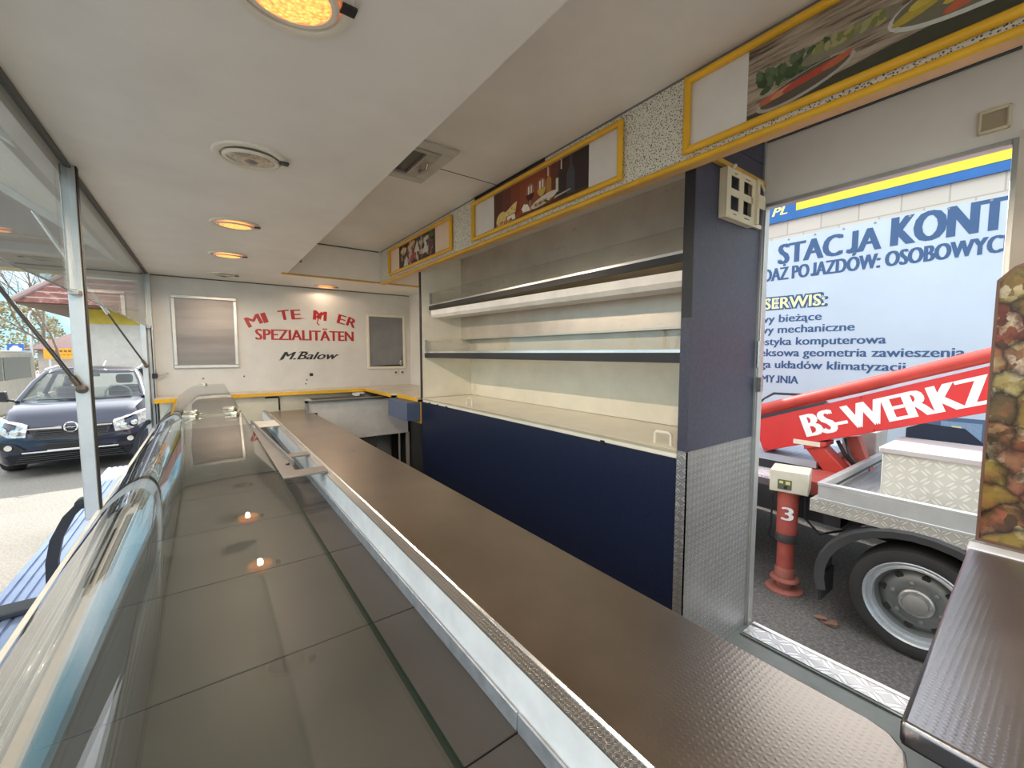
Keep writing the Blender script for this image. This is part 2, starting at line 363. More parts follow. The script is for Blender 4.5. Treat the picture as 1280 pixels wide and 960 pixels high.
struct(c.build('wall_left', WALLW), 'white serving side wall below and above the opening')
# doorway lining and sill
d1 = MB(); d1.box(1.866, 1.904, .797, .8105, FZ, .605); d1.box(1.866, 1.904, .138, .152, FZ, .605); d1.box(1.866, 1.904, .152, .797, .590, .605)
door = struct(d1.build('door_1', ALU, bevel=.002), 'open doorway with aluminium lining on the right')
bx(1.78, 1.84, .16, .79, FZ, FZ + .008).build('sill_lip', M('green_grey_sill', (.13, .155, .15), .45), door)
MB().prism([(1.79, .785, FZ + .008), (1.79, .16, FZ + .008), (1.875, .16, FZ + .008), (1.875, .70, FZ + .008), (1.86, .785, FZ + .008)], (0, 0, .004)).build('tread_sill', TREADF, door)
bx(1.885, 1.905, .16, .79, FZ - .02, FZ + .010).build('sill_edge', ALU, door, .003)
c = MB(); c.tube([(1.862, .80, -.06), (1.862, .80, .05)], .007, 8); c.box(1.852, 1.875, .782, .80, -.16, -.10); c.build('hinge', STEEL, door)
c = MB(); c.box(1.80, 1.88, -.2, .135, -1.0, .60); struct(c.build('trim_1', M('beige_jamb', (.62, .54, .45), .45)), 'beige inner side panel of the doorway at the frame edge')

# serving side posts, header and upper panes
c = MB(); c.box(-.372, -.332, 2.08, 2.115, -.60, .64); p = struct(c.build('trim_2', ALU, bevel=.003), 'pale grey aluminium post between the serving windows')
bx(-.333, -.329, 2.082, 2.113, -.58, .64).build('rubber_seal', RUBBER, p)
c = MB(); c.box(-.40, -.366, 4.38, 4.48, -.60, .70); c.box(-.366, -.33, 4.46, 4.51, -.60, .64); p = struct(c.build('trim_3', ALU, bevel=.003), 'pale grey corner post at the back wall')
bx(-.345, -.34, 4.44, 4.462, -.58, .2).build('rubber_seal', RUBBER, p)
c = MB(); c.box(-.354, -.341, Y0, 4.48, .630, .655); p = struct(c.build('trim_4', M('dark_seal_header', (.10, .095, .085), .5)), 'dark seal along the ceiling edge above the serving windows')
c = MB(); c.box(-.41, -.366, Y0, 4.48, .60, .66); c.build('hinge_rail', ALU, p)
for k, (a, b) in enumerate(((Y0, 2.075), (2.12, 4.42))):
    g = struct(bx(-.356, -.350, a, b, .208, .640).build('window_%d' % (k + 1), WIND), 'clear upper pane hanging from the ceiling, %s' % ('near one' if k == 0 else 'far one'))
    c = MB(); c.box(-.362, -.335, b - .05, b + .02, .198, .216); c.build('pane_clip', STEEL, g, .002)
    bx(-.3565, -.3495, a, b, .2065, .2085).build('cut_edge', M('dark_glass_edge_%d' % k, (.10, .14, .12), .2), g)

# ------------------------------------------------------------------ serving hatch, struts, outside ledge
HS = .73; hx = -.415; hz = .69
def hp(d, y, up=0):            # point on the raised hatch, d metres out from the hinge
    return Vector((hx - d * .8077, y, hz + d * .8077 * HS)) + Vector((.59, 0, .8077)) * up
ha = thing('serving_hatch', 'large white serving hatch raised outward above the side opening', 'hatch', (hx, 1.7, hz))
MB().prism([hp(0, Y0, .0), hp(1.75, Y0, .0), hp(1.75, 4.52, .0), hp(0, 4.52, .0)], Vector((.59, 0, .8077)) * .04).build('panel', M('hatch_white', (.70, .72, .69), .4, var=.04), ha)
for y in (4.47, 2.05):
    c = MB(); c.prism([hp(.03, y, 0), hp(1.72, y, 0), hp(1.72, y + .05, 0), hp(.03, y + .05, 0)], Vector((.59, 0, .8077)) * -.05); c.build('cross_frame', ALU, ha, .004)
for d in (.10, 1.68):
    c = MB(); c.prism([hp(d, Y0, 0), hp(d + .06, Y0, 0), hp(d + .06, 4.52, 0), hp(d, 4.52, 0)], Vector((.59, 0, .8077)) * -.045); c.build('long_frame', ALU, ha, .004)
def strut(y, x0, z0, label, body):
    t = thing('gas_strut', label, 'gas strut', (x0, y, z0), 'gas struts of the serving hatch')
    q = lambda k: Vector((x0 - .45 * k, y, z0 + .893 * k))
    MB().tube([q(.0), q(.70)], .0065, 10).build('rod', M('black_rod', (.03, .03, .03), .3, var=.05), t, smooth=True)
    MB().tube([q(.44), q(.445), q(1.20), q(1.21)], [.009, .0125, .0125, .009], 12).build('cylinder', body, t, smooth=True)
    c = MB(); c.lathe([(.0, -.02), (.014, -.016), (.016, 0), (.014, .016), (0, .02)], q(0), (0, 1, 0), 16); c.lathe([(.010, 0), (.010, .05)], q(0) - Vector((0, 0, .0)), q(1) - q(0), 12); c.build('ball_end', M('dark_bronze_joint', (.10, .08, .06), .4, .5), t, smooth=True)
    return t
strut(2.062, -.352, -.125, 'gas strut bolted to the aluminium post between the windows, black and nearest', BLACK)
strut(4.36, -.375, -.10, 'gas strut bolted to the corner post by the back wall, silver tube', ALUB)
le = thing('serving_ledge', 'ribbed aluminium serving ledge, sky reflection painted into its blue, outside below the glass counter', 'ledge', (-.5, 1.7, -.92))
c = MB(); c.box(-.66, -.402, -.4, 4.49, -.925, -.905)
for k in range(8): c.box(-.655 + k * .032, -.635 + k * .032, -.4, 4.49, -.905, -.899)
c.build('board', M('sky_tinted_anodised', (.42, .52, .74), .32, .75, var=.05), le)  # blue of the reflected sky is put into the aluminium colour
c = MB(); c.box(-.66, -.41, 2.10, 2.19, -.8985, -.880); c.build('support_bar', BLACK, le, .004)
def arm(y, nm):
    P = [(-.385, y, -.545), (-.42, y, -.585), (-.455, y, -.66), (-.47, y, -.74), (-.475, y, -.89)]
    c = MB(); rings = [[Vector(p) + Vector((dx, dy, 0)) for dx, dy in ((-.016, -.012), (.016, -.012), (.016, .012), (-.016, .012))] for p in P]; c.loft(rings, smooth=False)
    c.lathe([(.0, -.02), (.018, -.018), (.018, .018), (0, .02)], P[0], (0, 1, 0), 16); c.build('support_arm', BLACK, le)
arm(2.13, 0); arm(4.36, 1)
c = MB(); c.box(-.352, -.318, 4.43, 4.47, -.205, -.165); c.tube([(-.318, 4.45, -.185), (-.30, 4.45, -.18), (-.25, 4.46, -.165)], .006, 8, STEEL); c.tube([(-.335, 4.45, -.165), (-.335, 4.45, -.13)], .012, 10, STEEL)
tag(c.build('latch_block', BLACK, bevel=.004), 'small black latch block on the corner post below the framed steel panel', 'latch')

# ------------------------------------------------------------------ display counter
dc = thing('display_counter', 'long glass fronted display counter running to the back wall', 'display counter', (0, 1.7, FZ))
bx(-.338, .375, -.6, 4.2, FZ, -.61).build('base', WALLW, dc)
c = MB(); c.prism([(-.340, -.6, -.60), (-.326, -.6, -.60), (-.326, -.6, -.572), (-.329, -.6, -.568), (-.340, -.6, -.568)], (0, 4.72, 0)); c.build('front_frame', M('cream_frame', (.72, .69, .58), .3), dc)
bx(-.262, -.236, -.6, 4.12, -.61, -.588).build('front_ledge', M('tan_ledge', (.33, .235, .155), .35), dc)
bx(-.3255, -.263, -.6, 4.12, -.61, -.594).build('channel', BLACK, dc)
for x, r_ in ((-.306, .006), (-.290, .007), (-.272, .005)): MB().tube([(x, -.6, -.588), (x, 4.12, -.588)], r_, 12).build('slide_rail', CHROME, dc, smooth=True)
MB().prism([(.372, -.6, -.612), (.379, -.6, -.612), (.385, -.6, -.493), (.376, -.6, -.493)], (0, 4.72, 0)).build('rear_strip', STRIPW, dc)
c = MB(); c.box(.376, .402, -.6, 4.12, -.496, -.490); c.build('rear_rim', RIM, dc)
c = MB(); c.prism([(.402, -.6, -.520), (.409, -.6, -.520), (.409, -.6, -.489), (.406, -.6, -.487), (.402, -.6, -.489)], (0, 4.72, 0)); c.build('rim_edge', ALUB, dc)
def guard(y0, y1, clampys):
    th = .007; B = [(-.04, -.247), (-.15, -.247), (-.27, -.45), (-.318, -.566)]
    def bz(t): return tuple((1 - t) ** 3 * B[0][i] + 3 * t * (1 - t) ** 2 * B[1][i] + 3 * t * t * (1 - t) * B[2][i] + t ** 3 * B[3][i] for i in (0, 1))
    cur = [bz(k / 18) for k in range(19)]; outer = [(.113, -.247)] + cur; inner = [(.113, -.247 - th)]
    for k, p_ in enumerate(cur):
        a_, b_ = cur[max(k - 1, 0)], cur[min(k + 1, 18)]; L = math.hypot(b_[0] - a_[0], b_[1] - a_[1]); inner.append((p_[0] - (b_[1] - a_[1]) / L * th, p_[1] + (b_[0] - a_[0]) / L * th))
    inner[-1] = (inner[-1][0], -.566)
    c = MB(); n = len(outer)
    rows = []
    for y in (y0, y1):
        rows.append(([c.bm.verts.new((a, y, b)) for a, b in outer], [c.bm.verts.new((a, y, b)) for a, b in inner]))
    for i in range(n - 1):
        c.face([rows[0][0][i], rows[0][0][i + 1], rows[1][0][i + 1], rows[1][0][i]], None, True)
        c.face([rows[0][1][i], rows[1][1][i], rows[1][1][i + 1], rows[0][1][i + 1]], None, True)
        for r_ in rows: c.face([r_[0][i], r_[1][i], r_[1][i + 1], r_[0][i + 1]])
    for k in (0, n - 1): c.face([rows[0][0][k], rows[1][0][k], rows[1][1][k], rows[0][1][k]])
    g = c.build('glass_cover', GUARD, dc)
    MB().box(.1128, .1142, y0, y1, -.2545, -.2465).build('cut_edge', EDGEG, g)
    for (x, y) in clampys:
        c = MB(); c.lathe([(0, .012), (.014, .010), (.017, .002), (.014, -.012), (0, -.016)], (x, y, -.247), (0, 0, 1), 16); c.box(x - .035, x + .012, y - .008, y + .008, -.2455, -.236); c.box(x - .03, x + .03, y - .009, y + .009, -.258, -.253)
        c.build('glass_clamp', M('brass_steel_clamp_%d' % random.randint(0, 9999), (.66, .60, .48), .25, .9), g, .002)
    return g
EDGEG = glassmat('green_glass_edge', (.40, .60, .52), 1.5)
guard(-.5, 2.045, ((-.045, 2.02), (.088, 2.01)))
guard(2.14, 4.12, ((-.045, 2.17), (.088, 2.21), (-.01, 4.09)))
STL = M('pale_steel_bracket', (.27, .25, .24), .4, .4, var=.05)
for (x0, x1, y0, y1, m) in ((.240, .385, 3.16, 3.42, M('light_bracket', (.74, .70, .64), .35)), (.275, .385, 2.155, 2.225, STL), (.222, .388, 1.80, 1.895, STL)):
    bx(x0, x1, y0, y1, -.488, -.480).build('cross_bracket', m, dc, .002)
c = MB(); c.prism([(.236, 3.40, -.490), (.285, 2.0, -.490), (.278, 1.86, -.490), (.222, 1.86, -.490), (.175, 2.35, -.490)], (0, 0, .006)); c.prism([(.236, 3.40, -.484), (.244, 3.40, -.484), (.293, 2.0, -.484), (.285, 2.0, -.484)], (0, 0, .02)); c.build('corner_plate', STL, dc)
c = MB(); c.lathe([(0, .008), (.008, .006), (.008, 0)], (.27, 2.02, -.484), (0, 0, 1), 12); c.build('screw', BLACK, dc)
LIP = M('window_tinted_lip', (.40, .43, .47), .35, .5, var=.12, vs=20)  # bluish reflection of the window put into the steel colour
ords = ['first', 'second', 'third', 'fourth', 'fifth', 'sixth', 'seventh', 'eighth', 'ninth', 'tenth', 'eleventh']
for k in range(11):
    y0 = .087 + .4 * (k - 1) + .0015; y1 = y0 + .397; y1 = min(y1, 4.15)
    c = MB(); c.box(-.234, .370, y0, y1, -.6085, -.590); c.box(-.234, -.231, y0, y1, -.59, -.575)
    tr_ = tag(c.build('display_tray', DECK, bevel=.0015), 'dull steel deck plate in the glass counter, %s one counting from the camera end' % ords[k], 'tray', 'steel deck plates under the curved glass')
    bx(.3665, .3705, y0, y1, -.5895, -.558).build('rear_lip', LIP, tr_, .001)

# ------------------------------------------------------------------ worktop
wt = thing('worktop', 'long narrow brownish linen steel worktop beside the glass counter', 'worktop', (.56, 2, FZ))
pts = [(.410, .095), (.655, .095)] + [(.665 + .05 * math.sin(R(a)), .145 - .05 * math.cos(R(a))) for a in (0, 30, 60, 90)] + [(.715, 4.08), (.410, 4.08)]
MB().prism([(a, b, -.535) for a, b in pts], (0, 0, .035)).build('top', TOPS, wt, .004)
bx(.412, .68, .14, 4.05, FZ, -.535).build('base_panel', M('grey_base', (.22, .22, .22), .5), wt)

# ------------------------------------------------------------------ right hand counter and food panel
rc = thing('side_counter', 'linen steel counter in the right foreground with white rear edge', 'counter', (1.1, -.2, FZ))
c = MB(); c.prism([(.712, .113, -.512), (1.50, .139, -.512), (1.50, -.9, -.512), (.66, -.9, -.512)], (0, 0, .034)); c.build('top', TOPN, rc, .006)
bx(.735, 1.5, -.9, .075, FZ, -.512).build('base', M('dark_steel_base', (.12, .11, .10), .5, .5), rc)
MB().prism([(1.496, .141, -.50), (1.548, .143, -.50), (1.548, -.9, -.50), (1.496, -.9, -.50)], (0, 0, .025)).build('rear_edge', STRIPW, rc, .003)
fp = thing('picture_panel', 'tall panel printed with a photo of sausages and salads beside doorway', 'panel', (1.57, -.2, -.475))
P = [(.134, -.474), (.134, .176), (.108, .206), (.04, .235), (-.6, .235), (-.6, -.474)]
MB().prism([(1.562, a, b) for a, b in P], (.022, 0, 0)).build('board', M('panel_edge', (.16, .08, .05), .4), fp)
MB().prism([(1.5605, a, b) for a, b in [(.128, -.466), (.128, .172), (.104, .200), (.038, .228), (-.6, .228), (-.6, -.466)]], (.001, 0, 0)).build('print', FOOD, fp)

# ------------------------------------------------------------------ shelf unit on the right
su = thing('shelf_unit', 'tall open cream shelf unit with black shelf fronts and dark blue base', 'shelf unit', (1.6, 2, FZ))
XB = 1.724
bx(1.372, 1.88, 3.062, 3.085, -.35, .764).build('side_panel', CREAM, su)
bx(1.366, 1.374, 3.062, 3.088, -.36, .66).build('edge_strip', BLACK, su)
c = MB(); c.box(XB, XB + .006, .852, 3.062, .553, .764); c.box(XB - .003, XB + .006, .852, 3.062, .11, .551); c.build('steel_back', STEELB, su)
bx(1.814, 1.822, .852, 3.062, -.35, .11).build('cream_back', CREAM, su)
bx(1.372, 1.86, .852, 3.062, -.385, -.352).build('bottom_shelf', CREAM, su, .004)
bx(1.366, 1.374, .852, 3.062, -.362, -.353).build('front_lip', M('shelf_lip', (.62, .55, .40), .3, .3), su)
# upper shelf
us = bx(1.445, XB, .852, 3.061, .342, .376).build('upper_shelf', M('shelf_board', (.52, .45, .30), .45), su)
bx(1.436, 1.446, .852, 3.061, .338, .368).build('black_front', BLACK, us)
bx(1.437, 1.452, .852, 3.061, .368, .379).build('steel_edge', ALUB, us)
bx(1.447, 1.453, .855, 3.055, .379, .466).build('glass_rail', CLEAR, us)
c = MB(); c.box(1.44, 1.458, 3.048, 3.06, .30, .47); c.build('end_bracket', STEEL, us)
c = MB()
rings = []
for y, dz in ((.856, -.028), (3.058, 0)):
    rings.append([(1.445, y, .335 + dz), (1.445, y, .298 + dz), (1.465, y, .278 + dz), (1.60, y, .278 + dz), (1.60, y, .335 + dz)])
c.loft(rings, smooth=False); c.build('light_box', M('white_lacquer', (.86, .85, .82), .35), us)
ls = bx(1.402, 1.814, .852, 3.061, -.028, .008).build('lower_shelf', M('shelf_board_low', (.52, .50, .46), .45), su)
bx(1.394, 1.403, .852, 3.061, -.036, .002).build('black_front', BLACK, ls)
bx(1.395, 1.408, .852, 3.061, .002, .014).build('steel_edge', ALUB, ls)
bx(1.402, 1.408, .855, 3.055, .014, .098).build('glass_rail', CLEAR, ls)
c = MB(); c.box(1.396, 1.412, 3.046, 3.06, -.03, .103); c.build('end_bracket', STEEL, ls)
c = MB(); c.box(1.55, 1.813, .852, 3.06, .011, .016); c.build('steel_liner', STEELB, ls)
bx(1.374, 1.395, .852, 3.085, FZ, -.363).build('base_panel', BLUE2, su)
for y in (2.935, 2.80, 2.66, 1.207): bx(1.370, 1.374, y - .012, y + .012, -.395, -.376).build('cable_hole', BLACK, su)
for (y, x) in ((2.42, 1.42), (.945, 1.42)):
    MB().tube([(x, y - .035, -.352), (x, y - .035, -.312), (x, y - .028, -.305), (x, y + .028, -.305), (x, y + .035, -.312), (x, y + .035, -.352)], .006, 8).build('pull_handle', BEIGEW, su, smooth=True)
# end panel by the doorway
ep = thing('end_panel', 'dark blue end panel of shelves by doorway, tread plate on lower half', 'panel', (1.6, .83, FZ))
bx(1.374, 1.872, .814, .850, FZ, .764).build('panel', BLUE, ep, .002)
bx(1.3715, 1.872, .8125, .850, .764, .855).build('top_piece', BLUE, ep)
bx(1.368, 1.373, .812, .851, .125, .70).build('black_edging', BLACK, ep)
bx(1.368, 1.373, .812, .851, -.352, .125).build('blue_edging', BLUE, ep)
c = MB(); c.box(1.366, 1.870, .811, .8142, FZ, -.352); c.box(1.366, 1.3725, .811, .851, FZ, -.352); c.build('tread_plate', TREAD, ep)
bx(1.862, 1.876, .806, .814, FZ, .85).build('corner_profile', ALU, ep)
# fascia with yellow rails and framed pictures
fa = thing('fascia_board', 'speckled fascia board with yellow bottom rail hanging below the ceiling', 'fascia', (1.33, 1.3, .64))
bx(1.314, 1.342, Y0, 3.80, .630, .908).build('board', SPECK, fa)
MB().tube([(1.312, Y0, .628), (1.312, 3.795, .628)], .0105, 14).build('bottom_rail', YELLOW, fa, smooth=True)
bx(1.313, 1.352, Y0, 3.80, .6185, .630).build('rail_underside', M('glow_orange_underside', (.72, .42, .16), .4), fa)  # orange strip, with the far lamp's warm glow put into its colour
bx(1.3125, 1.3138, 1.53, 2.16, .874, .908).build('black_patch', BLACK, fa)
bx(1.3125, 1.3145, Y0, 3.80, .901, .908).build('top_seam', M('seam_dark', (.16, .17, .17), .5), fa)
UO = Vector((0, -1, 0)); VO = Vector((0, 0, 1))
def picture(label, yl, yr, z0, z1, sheet, art):
    t = thing('framed_picture', label, 'picture', (1.305, (yl + yr) / 2, z0), 'yellow framed pictures on the fascia')
    r = .0115; x = 1.2995
    for a, b in (((x, yl, z0), (x, yr, z0)), ((x, yl, z1), (x, yr, z1)), ((x, yl, z0), (x, yl, z1)), ((x, yr, z0), (x, yr, z1))):
        a = Vector(a); b = Vector(b); d = (b - a).normalized() * r * .7
        MB().tube([a - d, b + d], r, 12).build('frame_rail', YELLOW, t, smooth=True)
    c = MB(); c.box(1.309, 1.3115, yr, yl, z0, z1)
    o = Vector((1.309, yl, z0)); art(c, o, yl - yr, z1 - z0)
    c.build('print', sheet, t); return t
def fan(c, o, kind, pts, lift, col): c.poly(o, UO, VO, pts, lift, ink(col))
def art_market(c, o, W, H):
    k = 0
    def P(pts, col):
        nonlocal k; k += 1; c.poly(o, UO, VO, pts, .0003 + k * .00001, ink(col))
    u0, u1 = .20, .86; P([(u0, .01), (u1, .01), (u1, H - .01), (u0, H - .01)], (.035, .022, .02))
    rnd = random.Random(3); cols = [(.55, .40, .22), (.22, .06, .05), (.10, .05, .05), (.50, .42, .34), (.16, .06, .09), (.38, .10, .08), (.30, .28, .24), (.08, .06, .06), (.62, .54, .40)]
    for i in range(70):
        cx = rnd.uniform(u0 + .05, u1 - .05); cy = rnd.uniform(.03, H - .04); r_ = rnd.uniform(.015, .05)
        P(ell(cx, cy, r_, r_ * rnd.uniform(.3, .55), 7, rnd.uniform(0, 180)), rnd.choice(cols))
    for cx, cy in ((.34, .03), (.55, .10), (.70, .07)): P([(cx - .05, cy - .01), (cx + .05, cy - .015), (cx + .01, cy + .07)], (.62, .58, .50))
    P(ell(.47, .06, .06, .022, 12, 20), (.40, .06, .06)); P(ell(.28, .145, .045, .02, 12, 10), (.62, .46, .20)); P(ell(.45, .16, .07, .02, 12, 12), (.60, .42, .22))
    for i in range(12): P(ell(.80 + rnd.uniform(-.04, .04), .165 + rnd.uniform(-.012, .012), .016, .009, 7, rnd.uniform(0, 90)), (.06, .14, .02))
def art_wine(c, o, W, H):
    k = 0
    def P(pts, col):
        nonlocal k; k += 1; c.poly(o, UO, VO, pts, .0003 + k * .00001, ink(col))
    u0, u1 = .205, .905; g = [(.075, .022, .016), (.13, .032, .018), (.21, .045, .02), (.27, .06, .022), (.27, .06, .022), (.23, .05, .02), (.12, .03, .018), (.04, .015, .014), (.028, .016, .016)]
    n = len(g); du = (u1 - u0) / n
    for i, q in enumerate(g): P([(u0 + i * du, .01), (u0 + (i + 1) * du + .001, .01), (u0 + (i + 1) * du + .001, H - .01), (u0 + i * du, H - .01)], q)
    P([(.20, .012), (.905, .012), (.905, .03), (.20, .022)], (.07, .03, .02))
    for bx_, cc in ((.735, (.02, .018, .02)), (.80, (.055, .06, .075))):
        P([(bx_ - .025, .03), (bx_ + .025, .03), (bx_ + .025, .115), (bx_ + .008, .15), (bx_ + .008, H - .012), (bx_ - .008, H - .012), (bx_ - .008, .15), (bx_ - .025, .115)], cc)
    P([(.705, .06), (.722, .06), (.722, .12), (.705, .12)], (.60, .58, .50)); P([(.64, .04), (.675, .04), (.675, .13), (.66, .15), (.66, H - .02), (.65, H - .02), (.65, .15), (.64, .13)], (.42, .20, .05))
    P([(.648, .15), (.654, .15), (.654, .19), (.648, .19)], (.8, .78, .7)); P([(.737, .15), (.743, .15), (.743, .20), (.737, .20)], (.8, .78, .7))
    for gx, wine in ((.52, (.06, .008, .01)), (.605, (.60, .42, .10))):
        P(ell(gx, .115, .032, .042, 16), (.33, .16, .10)); P(ell(gx, .108, .030, .034, 12, 0, 180, 360), wine)
        P([(gx - .016, .108), (gx - .006, .108), (gx - .006, .145), (gx - .016, .145)], (.85, .80, .72)); P([(gx + .004, .11), (gx + .014, .11), (gx + .014, .145), (gx + .004, .145)], (.80, .74, .66))
        P([(gx - .002, .035), (gx + .002, .035), (gx + .002, .08), (gx - .002, .08)], (.55, .45, .40))
    P(ell(.275, .048, .048, .036, 18, 20), (.74, .54, .20)); P([(.31, .05), (.40, .055), (.415, .105), (.385, .10), (.315, .075)], (.80, .62, .22))
    for hx_, hy in ((.34, .065), (.37, .082), (.392, .07)): P(ell(hx_, hy, .006, .005, 8), (.45, .28, .06))
    P([(.32, .022), (.40, .022), (.395, .05), (.33, .048)], (.84, .80, .70)); P([(.46, .035), (.525, .03), (.50, .065), (.47, .07)], (.84, .80, .72)); P([(.45, .05), (.48, .035), (.475, .075)], (.9, .86, .8))
    P(ell(.62, .052, .095, .020, 18, 8), (.66, .62, .52)); P(ell(.60, .044, .05, .010, 12, 8), (.42, .36, .26)); P(ell(.43, .034, .028, .012, 10, 15), (.36, .06, .04))
    rnd = random.Random(5)
    for i in range(16): P(ell(.23 + rnd.random() * .14, .020 + rnd.random() * .012, .011, .006, 7), rnd.choice([(.45, .20, .08), (.30, .10, .05), (.55, .30, .12)]))
    for i in range(8): P(ell(.56 + rnd.random() * .12, .038 + rnd.random() * .01, .01, .005, 7), rnd.choice([(.05, .12, .03), (.40, .06, .04)]))
    P([(.69, .035), (.80, .045), (.80, .05), (.70, .045)], (.45, .40, .35))
def art_sausage(c, o, W, H):
    k = 0
    def P(pts, col, m=None):
        nonlocal k; k += 1; c.poly(o, UO, VO, pts, .0003 + k * .00001, m or ink(col))
    u0 = .185; rnd = random.Random(9)
    P([(u0, .008), (W, .008), (W, H - .008), (u0, H - .008)], None, WOODP)
    P([(u0, .008), (W, .008), (W, .05), (.9, .075), (.5, .05), (.3, .03), (u0, .03)], (.05, .05, .03))
    for i in range(60): P(ell(u0 + .03 + rnd.random() * .17, .075 + rnd.random() * .055, .016, .009, 6, rnd.random() * 180), rnd.choice([(.05, .09, .03), (.08, .12, .05), (.04, .06, .03), (.10, .15, .08)]))
    P(ell(.325, .052, .115, .030, 24, 10), (.40, .38, .33)); P(ell(.325, .055, .105, .025, 24, 10), (.10, .08, .06))
    for i in range(6): P(ell(.25 + i * .03, .052 + i * .004, .034, .009, 10, 14), rnd.choice([(.42, .06, .03), (.50, .12, .05), (.55, .22, .10)]))
    P(ell(.42, .115, .10, .022, 20, 8), (.22, .20, .14))
    for i in range(22): P(ell(.35 + rnd.random() * .14, .113 + rnd.random() * .022, .012, .007, 7, rnd.random() * 90), rnd.choice([(.25, .26, .08), (.35, .33, .14), (.18, .20, .06)]))
    P(ell(.74, .108, .245, .060, 36, 4), (.56, .56, .52)); P(ell(.74, .112, .236, .054, 36, 4), (.16, .15, .10))
    for i in range(9): P(ell(.55 + i * .028, .10 + (i % 3) * .020, .05, .012, 12, 16), rnd.choice([(.52, .42, .06), (.58, .46, .08), (.44, .34, .05)]))
    for i in range(14): P(ell(.63 + i * .022, .078 + (i % 3) * .022 + i * .001, .045, .0115, 12, 16), rnd.choice([(.45, .07, .035), (.52, .12, .06), (.40, .05, .03), (.62, .38, .22)]))
    for i in range(6): P(ell(.66 + i * .04, .165 + (i % 2) * .012, .032, .015, 12, 20), rnd.choice([(.36, .08, .06), (.50, .34, .25)]))
    for i in range(10): P(ell(1.04 + rnd.random() * .16, .12 + rnd.random() * .05, .03, .012, 9, 18), rnd.choice([(.45, .36, .08), (.50, .46, .36), (.40, .10, .05)]))
PAPER = M('white_backing_paper', (.72, .70, .68), .4, var=.03)
picture('yellow framed picture of dark meats and cheese, farthest on the fascia', 3.535, 2.435, .668, .866, M('lamp_tinted_paper', (.78, .62, .48), .4, var=.03), art_market)  # this sheet's white paper is tinted with the corner lamp's warm glow
picture('yellow framed picture of cheese with wine glasses, middle one on fascia', 2.155, 1.08, .664, .866, PAPER, art_wine)
picture('yellow framed picture of sausages on a wooden table, over the doorway', .808, -.55, .660, .878, PAPER, art_sausage)

# ------------------------------------------------------------------ back corner
bc = thing('corner_counter', 'low L shaped counter with yellow edging along the back wall', 'counter', (.6, 4.4, FZ))
c = MB(); c.prism([(-.33, 4.16, -.368), (.23, 4.30, -.368), (1.30, 4.262, -.368), (1.30, 3.56, -.368), (1.345, 3.53, -.368), (1.345, 3.09, -.368), (1.872, 3.09, -.368), (1.872, 4.508, -.368), (-.33, 4.508, -.368)], (0, 0, .016)); c.build('top', M('counter_top_beige', (.66, .58, .46), .22, .2), bc)
def edge(a, b):
    a = Vector(a); b = Vector(b); d = (b - a).normalized(); n = Vector((d.y, -d.x, 0)) * .006
    MB().prism([a, b, b + n, a + n], (0, 0, .030)).build('yellow_edge', YELLOW, bc)
edge((-.33, 4.16, -.384), (.23, 4.30, -.384)); edge((.23, 4.30, -.384), (1.30, 4.262, -.384)); edge((1.30, 4.262, -.384), (1.30, 3.56, -.384)); edge((1.345, 3.53, -.384), (1.345, 3.09, -.384))
bx(-.31, 1.38, 4.34, 4.36, FZ, -.37).build('front_panel', M('cream_panel', (.66, .63, .52), .4), bc)
bx(1.25, 1.362, 3.09, 3.5, -.53, -.386).build('drawer_box', M('slate_blue_front', (.09, .12, .20), .4), bc, .002)
bx(1.362, 1.372, 3.086, 3.5, -.56, -.386).build('drawer_edge', OCHRE, bc)
bx(1.56, 1.872, 3.15, 4.3, FZ, -.39).build('carcass', M('dark_interior', (.035, .035, .035), .7), bc)
c = MB(); c.tube([(.42, 4.33, -.40), (.52, 4.33, -.40), (.53, 4.33, -.41), (.53, 4.33, -.52)], .007, 8); c.build('black_bracket', BLACK, bc)
c = MB(); c.box(1.16, 1.20, 4.15, 4.26, -.414, -.39); c.box(1.20, 1.26, 4.20, 4.25, -.40, -.388); c.build('white_bracket', STRIPW, bc)
sk = thing('lower_cabinet', 'grey panelled cabinet with dark steel top standing behind the worktop', 'cabinet', (1.1, 3.9, FZ))
c = MB(); c.prism([(.665, 3.76, -.497), (.74, 3.76, -.497), (.74, 3.76, -.75), (1.53, 3.76, -.75), (1.53, 3.76, -.408), (.665, 3.76, -.408)], (0, .015, 0)); c.build('front_panel', M('grey_front', (.60, .585, .56), .35), sk)
c = MB(); c.box(.645, 1.40, 3.735, 3.79, -.408, -.393); c.box(.645, .668, 3.735, 3.76, -.499, -.393); c.build('steel_frame', M('dark_steel', (.33, .31, .29), .3, 1), sk)
c = MB(); c.box(1.515, 1.54, 3.755, 3.79, FZ, -.75); c.box(1.44, 1.452, 3.765, 3.78, FZ, -.75); c.build('leg', M('grey_leg', (.45, .42, .38), .4, .3), sk)
bx(.76, 1.24, 3.80, 4.25, FZ, -.42).build('interior', M('dark_inside', (.06, .058, .055), .7), sk)
bx(.725, .76, 3.90, 4.25, -.495, -.42).build('filler', M('beige_filler', (.5, .47, .4), .5), sk)
